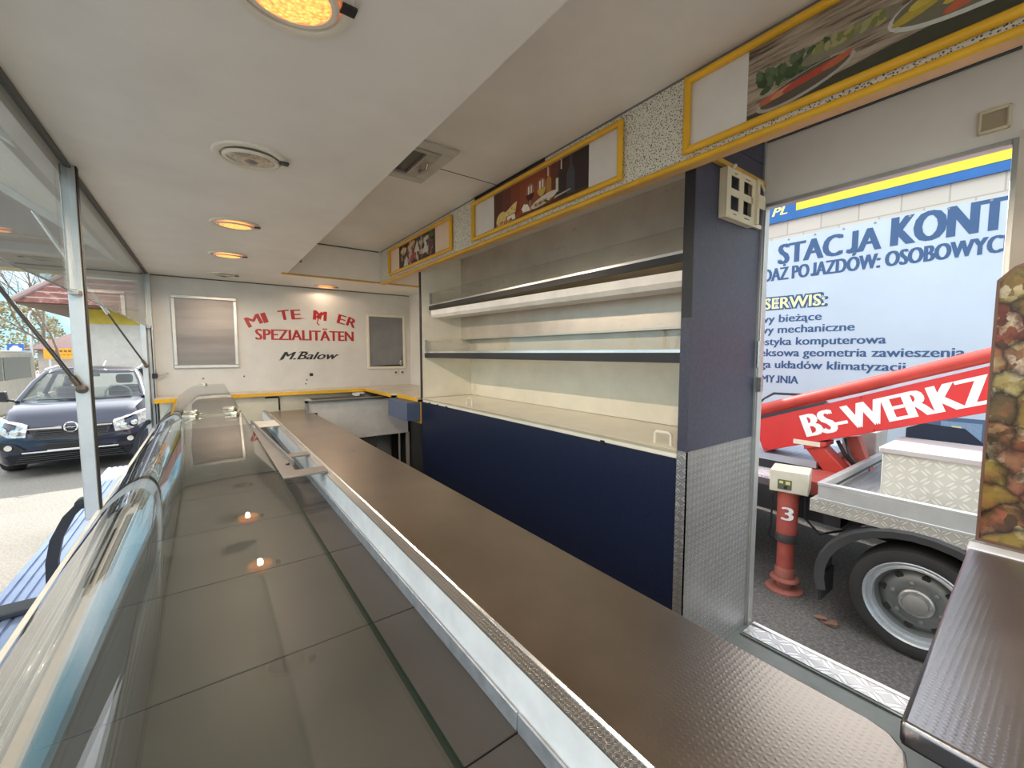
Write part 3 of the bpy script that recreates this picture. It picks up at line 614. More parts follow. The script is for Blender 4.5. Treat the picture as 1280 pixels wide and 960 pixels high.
# lettering on the back wall (facing the camera)
UX = Vector((1, 0, 0)); YW = 4.5095
c = MB(); cx, cz, rad = .835, -.22, .645
glyphs = [('M', -43.5, .115), ('I', -34, .03), ('T', -18.5, .085), ('E', -9.5, .075), ('M', 9.0, .115), ('E', 27.5, .07), ('R', 37.5, .085)]
SER = M('red_vinyl', (.42, .018, .018), .4)
for ch, a, wd in glyphs:
    a_ = R(a); cpos = Vector((cx + rad * math.sin(a_) * 1.0, YW, .33 + (math.cos(a_) - 1) * rad * .42)); tl = a_ * .55
    U = Vector((math.cos(tl), 0, -math.sin(tl))); V = Vector((math.sin(tl), 0, math.cos(tl)))
    c.text(ch, cpos, U, V, -wd / 2, wd / 2, .092, SER, bold=.006)
c.box(.745, .80, YW - .001, YW, .335, .340)
c.poly((0, YW, 0), UX, VO, [(.90, .36), (.955, .415), (.965, .40), (.945, .33), (.93, .345), (.915, .30), (.935, .282), (.93, .276), (.905, .295), (.918, .34)], .001, SER)
tag(c.build('red_arched_lettering', SER), 'red worn arched capital letters on back wall, upper line', 'lettering')
c = MB(); c.text('SPEZIALITÄTEN', (0, YW, .125), UX, VO, .385, 1.255, .098, SER, bold=.005)
for x in [.386 + k * .0668 for k in range(14)]: pass
tag(c.build('red_straight_lettering', SER), 'red capital word in a straight line on the back wall, middle line', 'lettering')
c = MB(); c.text('M.Balow', (0, YW, -.06), UX, VO, .575, 1.10, .072, BLACK, bold=.004, shear=.45)
c.tube([(.56, YW, -.062), (.575, YW, -.066), (.60, YW, -.055), (.625, YW, -.01), (.645, YW, .012)], [.001, .003, .003, .003, .001], 6)
c.tube([(.735, YW, .0), (.75, YW, .012), (.785, YW, .015), (.83, YW, .012)], [.001, .003, .003, .001], 6); c.tube([(1.085, YW, -.01), (1.10, YW, -.022), (1.115, YW, -.015)], [.002, .003, .001], 6)
tag(c.build('black_script_lettering', BLACK), 'black slanted script name on the back wall, lowest line', 'lettering')
FRALU = M('frame_aluminium', (.58, .57, .54), .35, .6)
fr = thing('framed_steel_sheet', 'reflective steel sheet in an aluminium frame on back wall, left side', 'wall panel', (.02, 4.5, -.13))
x0, x1, z0, z1 = -.212, .246, -.128, .488
bx(x0 + .02, x1 - .02, 4.500, 4.509, z0 + .02, z1 - .02).build('steel_sheet', M('brushed_sheet', (.23, .21, .20), .42, .8, var=.2, vs=1.5, stretch=(.3, 1, 4), rvar=.06), fr)
for a in ((x0, x1, z0, z0 + .028), (x0, x1, z1 - .028, z1), (x0, x0 + .028, z0 + .028, z1 - .028), (x1 - .028, x1, z0 + .028, z1 - .028)):
    bx(a[0], a[1], 4.486, 4.5095, a[2], a[3]).build('frame_bar', FRALU, fr, .004)
fw = thing('framed_grey_hatch', 'grey pane in a white frame with small latch on back wall, right side', 'hatch', (1.6, 4.5, -.17))
x0, x1, z0, z1 = 1.392, 1.815, -.170, .416
bx(x0 + .02, x1 - .02, 4.502, 4.509, z0 + .02, z1 - .02).build('pane', M('grey_pane', (.20, .205, .215), .3), fw)
for a in ((x0, x1, z0, z0 + .026), (x0, x1, z1 - .026, z1), (x0, x0 + .026, z0 + .026, z1 - .026), (x1 - .026, x1, z0 + .026, z1 - .026)):
    bx(a[0], a[1], 4.49, 4.5095, a[2], a[3]).build('frame_bar', BEIGEW, fw, .004)
c = MB(); c.poly((0, 4.501, 0), UX, VO, [(1.42, -.143), (1.785, -.143), (1.785, -.10), (1.772, -.02), (1.768, -.125), (1.60, -.128)], 0.0005, BLACK); c.build('black_backing', BLACK, fw)
MB().tube([(1.748, 4.495, -.12), (1.748, 4.49, -.09), (1.765, 4.49, -.075), (1.772, 4.495, -.10), (1.762, 4.495, -.13), (1.748, 4.495, -.12)], .005, 8).build('latch', ALUB, fw, smooth=True)
ws = thing('wall_socket', 'pair of small white round sockets on back wall below grey hatch', 'socket', (1.74, 4.5, -.24))
for x in (1.70, 1.775):
    c = MB(); c.box(x - .026, x + .026, 4.498, 4.5095, -.238, -.186); c.build('plate', BEIGEW, ws, .006); MB().lathe([(0, 0), (.014, 0), (.014, .004), (0, .004)], (x, 4.498, -.212), (0, -1, 0), 16).build('contact', M('socket_dark_%d' % int(x * 100), (.16, .14, .12), .5), ws)
tag(bx(.826, .856, 4.499, 4.5095, -.225, -.197).build('black_button', BLACK, bevel=.004), 'small black square knob on back wall under the lettering', 'knob')
c = MB()
for x, z in ((.28, -.21), (.80, -.262), (-.02, -.22), (.79, -.30)): c.lathe([(0, 0), (.007, 0), (.005, .004), (0, .004)], (x, 4.509, z), (0, -1, 0), 8)
c.build('screw_head', M('rust', (.2, .13, .09), .6), next(o for o in bpy.data.objects if o.name == 'wall_back'))

# ------------------------------------------------------------------ ceiling lights and vent
def downlight(lit, label, loc, power=1):
    t = thing('ceiling_downlight', label, 'ceiling light', loc, 'round downlights in the ceiling')
    o = Vector(loc)
    MB().lathe([(.107, .001), (.107, -.003), (.104, -.007), (.094, -.009), (.086, -.007), (.084, -.001), (.084, .001)], o, (0, 0, 1), 48).build('trim_ring', BEIGEW, t, smooth=True)
    tl = Matrix.Translation(o + Vector((0, 0, -.003))) @ Matrix.Rotation(R(5), 4, 'X')
    ax = (tl.to_3x3() @ Vector((0, 0, 1))); oo = tl.translation
    MB().lathe([(.081, -.002), (.081, -.007), (.076, -.010), (.068, -.009), (.066, -.004)], oo, ax, 40).build('gimbal_ring', BEIGEW, t, smooth=True)
    MB().lathe([(.068, -.008), (.055, -.0115), (.03, -.0135), (.001, -.014)], oo, ax, 10).build('lens' if lit else 'reflector', LIT if lit else UNLIT, t)
    c = MB(); c.box(o.x + .078, o.x + .104, o.y - .045, o.y - .022, o.z - .0135, o.z - .009); c.build('clip', BLACK, t)
    if lit:
        l = bpy.data.lights.new('bulb', 'SPOT'); l.energy = LAMP * power; l.color = (1, .80, .60); l.spot_size = R(176); l.spot_blend = .25; l.shadow_soft_size = .012
        b = bpy.data.objects.new('bulb', l); COL.objects.link(b); b.parent = t; b.location = (0, 0, -.022)
    else:
        MB().lathe([(0, -.019), (.014, -.018), (.020, -.014), (.02, -.010)], oo, ax, 16).build('bulb_cap', M('dark_bulb', (.25, .22, .19), .3), t)
    return t
lamps = [(.87, 1, 'lit amber downlight nearest the camera, cut by the top of the frame'), (1.645, 0, 'unlit downlight with silver reflector, second from the camera'), (2.53, 1, 'lit amber downlight third from the camera'), (3.33, 1, 'lit amber downlight fourth from the camera'), (4.18, 0, 'unlit downlight closest to the framed steel sheet')]
lamps += [(.02, 1, 'added unseen lit downlight straight above the camera'), (-.83, 1, 'added unseen lit downlight behind the camera')]  # two unseen downlights continuing the row, added for more light inside
for y, lit, lb in lamps: downlight(lit, lb, (.150, y, .64))
downlight(1, 'lit downlight over the corner counter beside the yellow edging', (.964, 4.33, .64), .1)
vt = thing('roof_vent', 'square roof vent with metal frame in the raised ceiling', 'vent', (.76, 1.92, .89))
x0, x1, y0, y1 = .56, .965, 1.71, 2.13
c = MB()
for a in ((x0, x1, y0, y0 + .06), (x0, x1, y1 - .06, y1), (x1 - .06, x1, y0 + .06, y1 - .06)): c.box(a[0], a[1], a[2], a[3], .895, .907)
c.build('outer_frame', M('vent_cream', (.60, .57, .50), .4), vt, .004)
c = MB()
for a in ((x0, x1 - .061, y0 + .061, y0 + .085), (x0, x1 - .061, y1 - .085, y1 - .061), (x1 - .12, x1 - .061, y0 + .085, y1 - .085)): c.box(a[0], a[1], a[2], a[3], .889, .9065)
c.build('inner_frame', M('vent_grey', (.50, .47, .42), .4, .3), vt, .003)
bx(x0 + .01, x1 - .121, y0 + .086, y1 - .086, .903, .9065).build('dark_opening', M('vent_dark', (.10, .09, .07), .4), vt)
c = MB(); c.prism([(x0 + .02, y0 + .09, .896), (x1 - .19, y0 + .09, .896), (x1 - .19, y0 + .19, .899), (x0 + .02, y0 + .19, .899)], (0, 0, .001)); c.build('skylight_pane', M('pale_pane', (.80, .80, .78), .1), vt)
MB().tube([(x1 - .085, 1.87, .885), (x1 - .085, 1.88, .868), (x1 - .085, 1.95, .868), (x1 - .085, 1.96, .885)], .007, 8).build('handle', STEEL, vt, smooth=True)

# bracket and small light by the doorway
mb = thing('monitor_bracket', 'beige metal mounting bracket with square holes on blue end panel', 'bracket', (1.68, .79, .5))
def plate(x0, x1, z0, z1, holes, y):
    xs = sorted({x0, x1} | {h[0] for h in holes} | {h[1] for h in holes}); zs = sorted({z0, z1} | {h[2] for h in holes} | {h[3] for h in holes}); c = MB()
    for a, b in zip(xs, xs[1:]):
        for e, f in zip(zs, zs[1:]):
            m_ = ((a + b) / 2, (e + f) / 2)
            if any(h[0] < m_[0] < h[1] and h[2] < m_[1] < h[3] for h in holes): continue
            c.box(a, b, y, y + .003, e, f)
    bmesh.ops.remove_doubles(c.bm, verts=c.bm.verts, dist=1e-5); return c
hs = [(1.555, 1.615, .595, .640), (1.650, 1.715, .595, .640), (1.555, 1.615, .520, .570), (1.650, 1.715, .520, .570), (1.575, 1.60, .648, .652), (1.66, 1.70, .648, .652), (1.575, 1.60, .505, .509), (1.66, 1.70, .505, .509)]
plate(1.525, 1.745, .493, .664, hs, .784).build('plate', BEIGE, mb)
c = MB(); c.box(1.525, 1.529, .786, .812, .493, .664); c.box(1.525, 1.745, .786, .812, .490, .493); c.box(1.741, 1.76, .775, .812, .50, .665); c.box(1.745, 1.80, .772, .776, .56, .61); c.box(1.75, 1.84, .800, .810, .50, .515); c.tube([(1.76, .79, .665), (1.80, .79, .668), (1.85, .80, .655)], .006, 8); c.tube([(1.56, .784, .664), (1.57, .778, .675)], .006, 8); c.build('side_arm', BEIGE, mb)
bx(1.38, 1.855, .795, .8125, .672, .688).build('top_bar', OCHRE, mb)
dl = thing('recessed_handle', 'beige recessed handle plate on the white panel above the doorway', 'handle', (1.87, .19, .64))
c = MB(); 
for a in ((.160, .224, .640, .650), (.160, .224, .697, .707), (.160, .168, .640, .707), (.216, .224, .640, .707)): c.box(1.866, 1.880, a[0], a[1], a[2], a[3])
c.build('rim', BEIGE, dl, .004)
bx(1.874, 1.880, .168, .216, .650, .697).build('recess', M('dim_beige', (.42, .36, .25), .4), dl)

# ------------------------------------------------------------------ outside: ground and wall with the banner
struct(bx(-60, -.2, -20, 90, GZ - .2, GZ).build('ground', GRAVEL), 'pale sunlit yard')
struct(bx(-.2, 40, -20, 90, GZ - .2, GZ).build('ground_asphalt', ASPH), 'asphalt beside the truck, darkened in place of shade')
wb = struct(bx(7.05, 7.35, -6, 9, GZ, 3.6).build('wall_workshop', bricks('cream_block_wall', (.55, .52, .45), (.50, .475, .41), (.37, .35, .30), .42, .30)), 'cream block wall of the workshop')
ba = thing('banner', 'large pale blue banner with dark blue workshop lettering on block wall', 'banner', (7.04, 1.4, -1.3))
YN = 3.15; YP = -.9
BANW = M('banner_cloth', (.47, .56, .635), .45, var=.03, vs=1)
c = MB(); c.box(7.035, 7.045, YP, YN, -1.3, 1.705); c.build('sheet', BANW, ba)
NAVY = ink((.028, .085, .20)); o = Vector((7.034, 0, 0))
def line(c, body, yl, yr, z, h, m=NAVY, bold=0, lift=.002, off=0): c.text(body, (7.034, 0, z), UO, VO, -yl, -yr, h, m, off=off, ext=lift, bold=bold)
c = MB(); line(c, 'STACJA', 2.79, 1.62, 1.335, .285, bold=.018); line(c, 'KONTR', 1.50, .36, 1.345, .345, bold=.022); c.build('heading', NAVY, ba)
c = MB(); line(c, 'DAŻ POJAZDÓW: OSOBOWYCH', 2.99, .47, 1.098, .185, bold=.011); c.build('second_line', NAVY, ba)
c = MB(); line(c, 'SERWIS:', 2.985, 2.165, .662, .190, bold=.024, off=.02, lift=.002); line(c, 'SERWIS:', 2.965, 2.185, .676, .160, m=ink((.80, .80, .38)), bold=.006, lift=.004); c.build('yellow_heading', NAVY, ba)
for body, yl, yr, z in (('wy bieżące', 3.03, 2.21, .47), ('wy mechaniczne', 3.03, 1.83, .305), ('ostyka komputerowa', 3.03, 1.50, .125), ('leksowa geometria zawieszenia', 3.03, .80, -.045), ('ga układów klimatyzacji', 2.99, 1.30, -.225), ('MYJNIA', 2.96, 2.46, -.45)):
    c = MB(); line(c, body, yl, yr, z, .112, bold=.005); c.build('list_line', NAVY, ba)
c = MB()                                                    # printed car and service bay
def pp(pts, col, lift): c.poly((7.034, 0, 0), UO, VO, [(-a, b) for a, b in pts], lift, ink(col))
pp([(3.0, -1.1), (3.0, -.78), (2.92, -.70), (2.78, -.60), (2.2, -.585), (2.0, -.75), (1.7, -.82), (1.7, -1.1)], (.05, .06, .07), .001)
pp([(2.96, -.80), (2.90, -.72), (2.77, -.635), (2.5, -.63), (2.5, -.80)], (.55, .66, .74), .002); pp([(2.72, -.80), (2.68, -.70), (2.6, -.68), (2.6, -.80)], (.10, .10, .11), .003)
pp([(1.15, -.75), (-.2, -.75), (-.2, -1.3), (1.15, -1.3)], (.07, .13, .22), .001); pp([(.95, -.80), (.62, -.80), (.62, -1.05), (.95, -1.05)], (.20, .30, .42), .002); pp([(.50, -.78), (.1, -.78), (.1, -1.2), (.50, -1.2)], (.03, .05, .08), .002); pp([(.86, -.85), (.78, -.85), (.78, -1.05), (.86, -1.05)], (.66, .62, .36), .003)
pp([(1.25, -.93), (1.1, -.85), (.75, -.87), (.6, -1.02), (.6, -1.1), (1.25, -1.05)], (.02, .03, .05), .004)
c.build('printed_vehicle', NAVY, ba)
c = MB()
for k in range(12): c.lathe([(0, 0), (.014, 0), (.014, .004), (0, .004)], (7.034, 3.0 - k * .33, 1.675), (-1, 0, 0), 8)
c.build('grommet', M('grommet', (.25, .24, .22), .4, .6), ba)
st = thing('sign_strip', 'blue and yellow sign strip on block wall above the banner', 'sign', (7.02, 1.4, 1.95))
bx(7.01, 7.05, -2, 3.6, 1.955, 2.20).build('blue_board', M('sign_blue', (.008, .11, .35), .3), st)
bx(7.005, 7.011, -2, 2.585, 2.065, 2.18).build('yellow_stripe', M('sign_yellow', (.68, .62, .025), .3), st)
bx(7.0, 7.055, -2, 3.6, 2.20, 2.225).build('white_edge', STRIPW, st)
c = MB(); c.text('PL', (7.009, 0, 2.055), UO, VO, -2.90, -2.70, .115, ink((.86, .85, .25)), bold=.006, shear=.25, ext=.001); c.build('lettering', ink((.86, .85, .25)), st)

# ------------------------------------------------------------------ crane truck
tk = thing('crane_truck', 'flatbed truck with a red crane boom parked outside the doorway', 'truck', (4.4, .5, GZ))
TX = 3.36
c = MB(); c.box(TX + .02, 5.5, -1.8, 1.0, -1.0, -.975); c.build('bed_floor', M('grey_planks', (.20, .21, .23), .5, .2, var=.15, stretch=(1, 10, 1)), tk)
SIDEB = M('side_board_aluminium', (.48, .49, .485), .35, .35, var=.05)
c = MB(); c.box(TX, TX + .03, -1.8, 1.022, -1.008, -.905); c.box(TX - .004, TX + .034, -1.8, 1.026, -.905, -.882); c.box(TX - .006, TX, -1.8, 1.022, -1.008, -.990); c.build('side_board', SIDEB, tk, .003)
c = MB(); c.box(TX + .03, 5.5, .995, 1.022, -.975, -.905); c.box(TX + .03, 5.5, .990, 1.026, -.905, -.882); c.box(TX + .03, 5.5, .988, .996, -.95, -.935, BLACK); c.build('end_board', SIDEB, tk, .003)
bx(TX - .004, TX + .30, -1.8, 1.064, -1.090, -1.008).build('edge_strip', TREADB, tk)
c = MB(); c.box(3.75, 5.2, -1.8, 4.2, -1.30, -1.10); c.box(3.6, 5.3, .95, 1.05, -1.25, -1.0); c.box(3.42, 3.60, 1.62, 1.74, -1.70, -1.12); c.build('chassis', M('black_chassis', (.02, .02, .022), .6), tk)
WY, WZ, WR = .508, -1.515, .335
# mudguard
c = MB(); rings = []
for k in range(19):
    a = R(-14 + k * 11.2); r0, r1 = .475, .455
    def pt(x, r): return (x, WY + r * math.cos(a) * 1.08, WZ + r * math.sin(a) * .96)
    rings.append([pt(TX - .02, r0 - .06), pt(TX - .03, r0 - .015), pt(TX + .0, r0), pt(TX + .28, r0), pt(TX + .28, r1), pt(TX + .012, r1), pt(TX - .008, r0 - .06)])
c.loft(rings, smooth=False); fd = c.build('mudguard', M('black_mudguard', (.045, .046, .048), .5), tk)
c = MB(); c.box(TX + .02, TX + .26, WY + .47, WY + .485, WZ - .20, WZ - .02); c.build('mud_flap', RUBBER, fd)
c = MB(); a = R(62); 
def lab(x, da, r): return (x, WY + r * math.cos(R(62 + da)) * 1.08, WZ + r * math.sin(R(62 + da)) * .96)
c.prism([lab(TX + .03, 5, .479), lab(TX + .03, -5, .479), lab(TX + .07, -5, .479), lab(TX + .07, 5, .479)], (-.001, 0, .001)); c.build('white_sticker', STRIPW, fd)
# wheel
wl = MB().lathe([(.245, .20), (.300, .215), (.328, .20), (WR, .15), (WR, .02), (.329, -.0), (.318, -.018), (.285, -.026), (.255, -.018), (.243, .0), (.243, .2)], (TX + .03, WY, WZ), (1, 0, 0), 56).build('wheel', RUBBER, tk, smooth=True)
MB().lathe([(.200, .035), (.186, .06), (.182, .075), (.165, .060), (.14, .045), (.11, .04), (.085, .045), (.0, .05)], (TX + .03, WY, WZ), (1, 0, 0), 56).build('rim', M('grey_rim', (.17, .18, .175), .4, .5), wl, smooth=True)
MB().lathe([(.243, -.008), (.252, -.016), (.247, -.022), (.236, -.016), (.230, .0), (.222, -.004), (.218, .012), (.206, .010), (.200, .036)], (TX + .03, WY, WZ), (1, 0, 0), 56).build('rim_lip', M('silver_lip', (.50, .53, .55), .3, .6), wl, smooth=True)
c = MB(); c.lathe([(.082, .05), (.082, .02), (.072, .012), (.060, .012), (.056, -.005), (.03, -.012), (0, -.013)], (TX + .03, WY, WZ), (1, 0, 0), 28)
for k in range(8): c.lathe([(.009, .014), (.009, .004), (0, .003)], (TX + .03, WY + .066 * math.cos(k * .785), WZ + .066 * math.sin(k * .785)), (1, 0, 0), 6)
c.build('hub', M('dull_hub', (.36, .35, .33), .4, .7), wl)
c = MB()
for k in range(6): c.lathe([(.012, .045), (.012, .03), (0, .028)], (TX + .03, WY + .115 * math.cos(k * 1.047 + .3), WZ + .115 * math.sin(k * 1.047 + .3)), (1, 0, 0), 8)
c.build('wheel_nut', M('nut_steel', (.40, .40, .40), .35, .9), wl)
c = MB()
for k in range(8): 
    q = k * .785 + .2; c.lathe([(.0205, .058), (.0205, .050), (0, .050)], (TX + .03, WY + .160 * math.cos(q), WZ + .160 * math.sin(q)), (1, 0, 0), 14)
c.build('rim_hole', M('hole_black', (.012, .012, .012), .8), wl)
# outrigger
OX, OY = 3.60, 1.285
ol = MB().tube([(OX, OY, -1.06), (OX, OY, -1.40)], .070, 24).build('outrigger_leg', REDD, tk, smooth=True)
c = MB(); c.lathe([(.074, 0), (.076, .01), (.076, .06), (.074, .07)], (OX, OY, -1.46), (0, 0, 1), 24); c.build('collar', M('grimy_collar', (.06, .05, .05), .6), ol, smooth=True)
MB().tube([(OX, OY, -1.46), (OX, OY, -1.70)], .058, 24).build('inner_tube', REDD, ol, smooth=True)
c = MB(); c.lathe([(.062, .10), (.066, .09), (.070, .02), (.095, .012), (.10, 0), (.06, -.008)], (OX, OY, -1.765), (0, 0, 1), 28); c.lathe([(0, .03), (.105, .022), (.125, .012), (.125, 0), (0, 0)], (OX, OY, GZ), (0, 0, 1), 28); c.tube([(OX, OY, -1.79), (OX, OY, GZ + .02)], .05, 20); c.build('foot', M('rusty_red', (.34, .11, .08), .7, var=.2), ol, smooth=True)
T = Matrix.Translation((OX + .03, OY + .0, -.975)) @ Matrix.Rotation(R(14), 4, 'Z')
c = MB(); c.box(-.115, .115, -.125, .125, -.085, .085, None, T); bxo = c.build('control_box', M('cream_box', (.58, .56, .455), .4), ol, .008)
Up = T.to_3x3() @ Vector((0, -1, 0)); op = T @ Vector((-.1165, .09, -.075)); Np = Vector((0, 0, 1))
c = MB(); c.poly(op, Up, Np, [(.02, .015), (.11, .015), (.11, .09), (.02, .09)], .001, ink((.10, .11, .08))); c.poly(op, Up, Np, [(.03, .06), (.055, .06), (.055, .08), (.03, .08)], .002, ink((.6, .62, .2))); c.poly(op, Up, Np, [(.07, .055), (.10, .055), (.10, .08), (.07, .08)], .002, ink((.6, .62, .2))); c.poly(op, Up, Np, [(.06, .02), (.08, .02), (.085, .045), (.06, .045)], .002, ink((.02, .02, .02)))
c.build('warning_label', ink((.10, .11, .08)), bxo)
c = MB(); da = Vector((-.94, -.34, 0)).normalized(); U3 = Vector((da.y, -da.x, 0)) * -1; U3 = Vector((.34, -.94, 0)).normalized()
c.text('3', Vector((OX, OY, -1.275)) + da * .0715, U3, VO, -.035, .035, .10, STRIPW, bold=.005, ext=.001); c.build('number', STRIPW, ol)
c = MB(); c.tube([(OX - .03, OY + .10, -1.10), (OX - .03, OY + .10, -1.36), (OX - .02, OY + .12, -1.44), (OX, OY + .06, -1.50)], .007, 8); c.tube([(OX + .03, OY - .10, -1.10), (OX + .02, OY - .11, -1.25), (OX + .05, OY - .20, -1.35), (OX + .2, OY - .35, -1.30)], .009, 8); c.build('hose', BLACK, ol, smooth=True)
# boom
BX = 4.2; e = Vector((0, -1.40, .535)).normalized(); nrm = Vector((0, .535, 1.40)).normalized()
bo = thing
def bp(s_, t_, x=BX): return Vector((x, 1.775, -.775)) + e * s_ + nrm * t_
bm_ = MB().prism([bp(-.02, -.155, BX + .03), bp(2.6, -.155, BX + .03), bp(2.6, .12, BX + .03), bp(-.02, .12, BX + .03)], (.24, 0, 0)).build('crane_boom', RED, tk, .01)
SGN = M('bright_red_sign', (.56, .030, .030), .3, var=.03)
c = MB(); c.prism([bp(0, -.150), bp(2.6, -.150), bp(2.6, .140), bp(0, .140)], (.012, 0, 0)); sg = c.build('sign_board', SGN, bm_)
c = MB(); c.text('BS-WERKZ', bp(0, -.098), e, nrm, .40, 1.53, .190, STRIPW, bold=.014, ext=.002); c.build('lettering', STRIPW, sg)
c = MB()
for s_ in (.03, .85, 1.6): 
    for t_ in (-.135, .125): c.lathe([(0, 0), (.008, 0), (.006, -.004), (0, -.004)], bp(s_, t_), (1, 0, 0), 8)
c.build('rivet', M('rivet_dark', (.25, .03, .03), .4), sg)
bx_ = MB().prism([bp(.60, .145), bp(2.6, .165), bp(2.6, .205), bp(.70, .155)], (.03, 0, 0)).build('grey_bar', M('lilac_grey_bar', (.62, .60, .68), .4), bm_)
tp = [Vector((BX + .02, 1.80, -.545)), Vector((BX + .02, .358, -.012)), Vector((BX + .02, -.9, .45))]
MB().tube(tp, .052, 20).build('lift_cylinder', RED, bm_, smooth=True)
c = MB(); c.box(BX - .004, BX + .10, 1.28, 1.48, -.80, -.76); c.build('cream_clamp', M('cream_clamp', (.72, .66, .54), .4), bm_)
c = MB(); c.prism([(BX + .02, 1.42, -.80), (BX + .02, 1.30, -.765), (BX + .02, 1.05, -1.02), (BX + .02, 1.24, -1.02)], (.16, 0, 0)); c.prism([(BX, 1.40, -.79), (BX, 1.24, -.75), (BX, 1.24, -.79), (BX, 1.40, -.84)], (.2, 0, 0)); c.build('crane_post', RED, tk, .006)
c = MB(); c.prism([(BX + .2, 1.16, -.72), (BX + .2, 1.08, -.70), (BX + .2, .98, -.98), (BX + .2, 1.08, -.98)], (.1, 0, 0), REDD); c.tube([(BX + .15, 1.2, -.75), (BX + .12, 1.14, -.85), (BX + .15, 1.07, -.95)], .015, 8); c.tube([(BX + .15, 1.15, -.72), (BX + .10, 1.10, -.85), (BX + .12, 1.03, -.96)], .012, 8); c.build('hose_bundle', BLACK, tk, smooth=True)
c = MB(); c.box(3.78, 5.3, 1.06, 1.35, -1.10, -1.0); c.build('red_crossbeam', REDD, tk)
bx(4.2, 5.4, 1.30, 2.6, -.99, -.930).build('deck_plate', TREADT, tk)
bx(4.25, 5.3, 1.35, 2.6, -1.12, -.99).build('dark_frame', BLACK, tk)
bx(3.95, 4.25, 1.50, 2.2, -1.28, -1.08).build('step_plate', M('pinkish_step', (.72, .62, .64), .4, var=.25, vs=60), tk)
MB().tube([(3.98, 1.56, -1.06), (3.98, 1.50, -1.01), (4.0, 1.42, -1.04)], .025, 10).build('yellow_hose', YELLOW, tk, smooth=True)
MB().tube([(3.60, 1.70, -1.15), (3.60, 1.70, -1.62)], .05, 16).build('air_tank', BLACK, tk, smooth=True)
# cab (mostly beyond the pillar)
c = MB(); c.prism([(TX + .05, 2.9, -1.3), (TX + .05, 4.9, -1.3), (TX + .05, 4.9, -.3), (TX + .05, 4.5, .55), (TX + .05, 2.9, .55)], (2.05, 0, 0)); c.build('cab', M('cab_red', (.5, .05, .05), .4), tk, .05)
tb = thing('tool_chest', 'pale tread plate tool chest standing on the truck bed', 'chest', (3.9, .2, -.975))
bx(3.70, 4.26, -.75, .768, -.974, -.675).build('body', tread('chest_plate', (.58, .555, .475), .06, False, .1, .5, .5), tb, .004)
bx(3.685, 4.275, -.77, .785, -.675, -.636).build('lid', M('chest_lid', (.50, .455, .44), .45, .2, var=.06), tb, .006)
tag(bx(4.75, 5.1, 1.03, 1.28, -.93, -.70).build('concrete_block', M('grey_block', (.36, .35, .33), .8), bevel=.01), 'grey concrete block on the truck deck behind the boom', 'block')
c = MB()
for k in range(6): c.poly((3.37 + random.uniform(-.04, .04), .935 + random.uniform(-.04, .04), GZ + .004 + k * .003), Vector((math.cos(k), math.sin(k), .15)), Vector((-math.sin(k), math.cos(k), .1)), ell(0, 0, .04, .022, 9), 0, ink((.22, .12, .08)))
tag(c.build('dry_leaves', ink((.22, .12, .08))), 'crumpled brown leaf litter on asphalt beside the truck wheel', 'leaves')

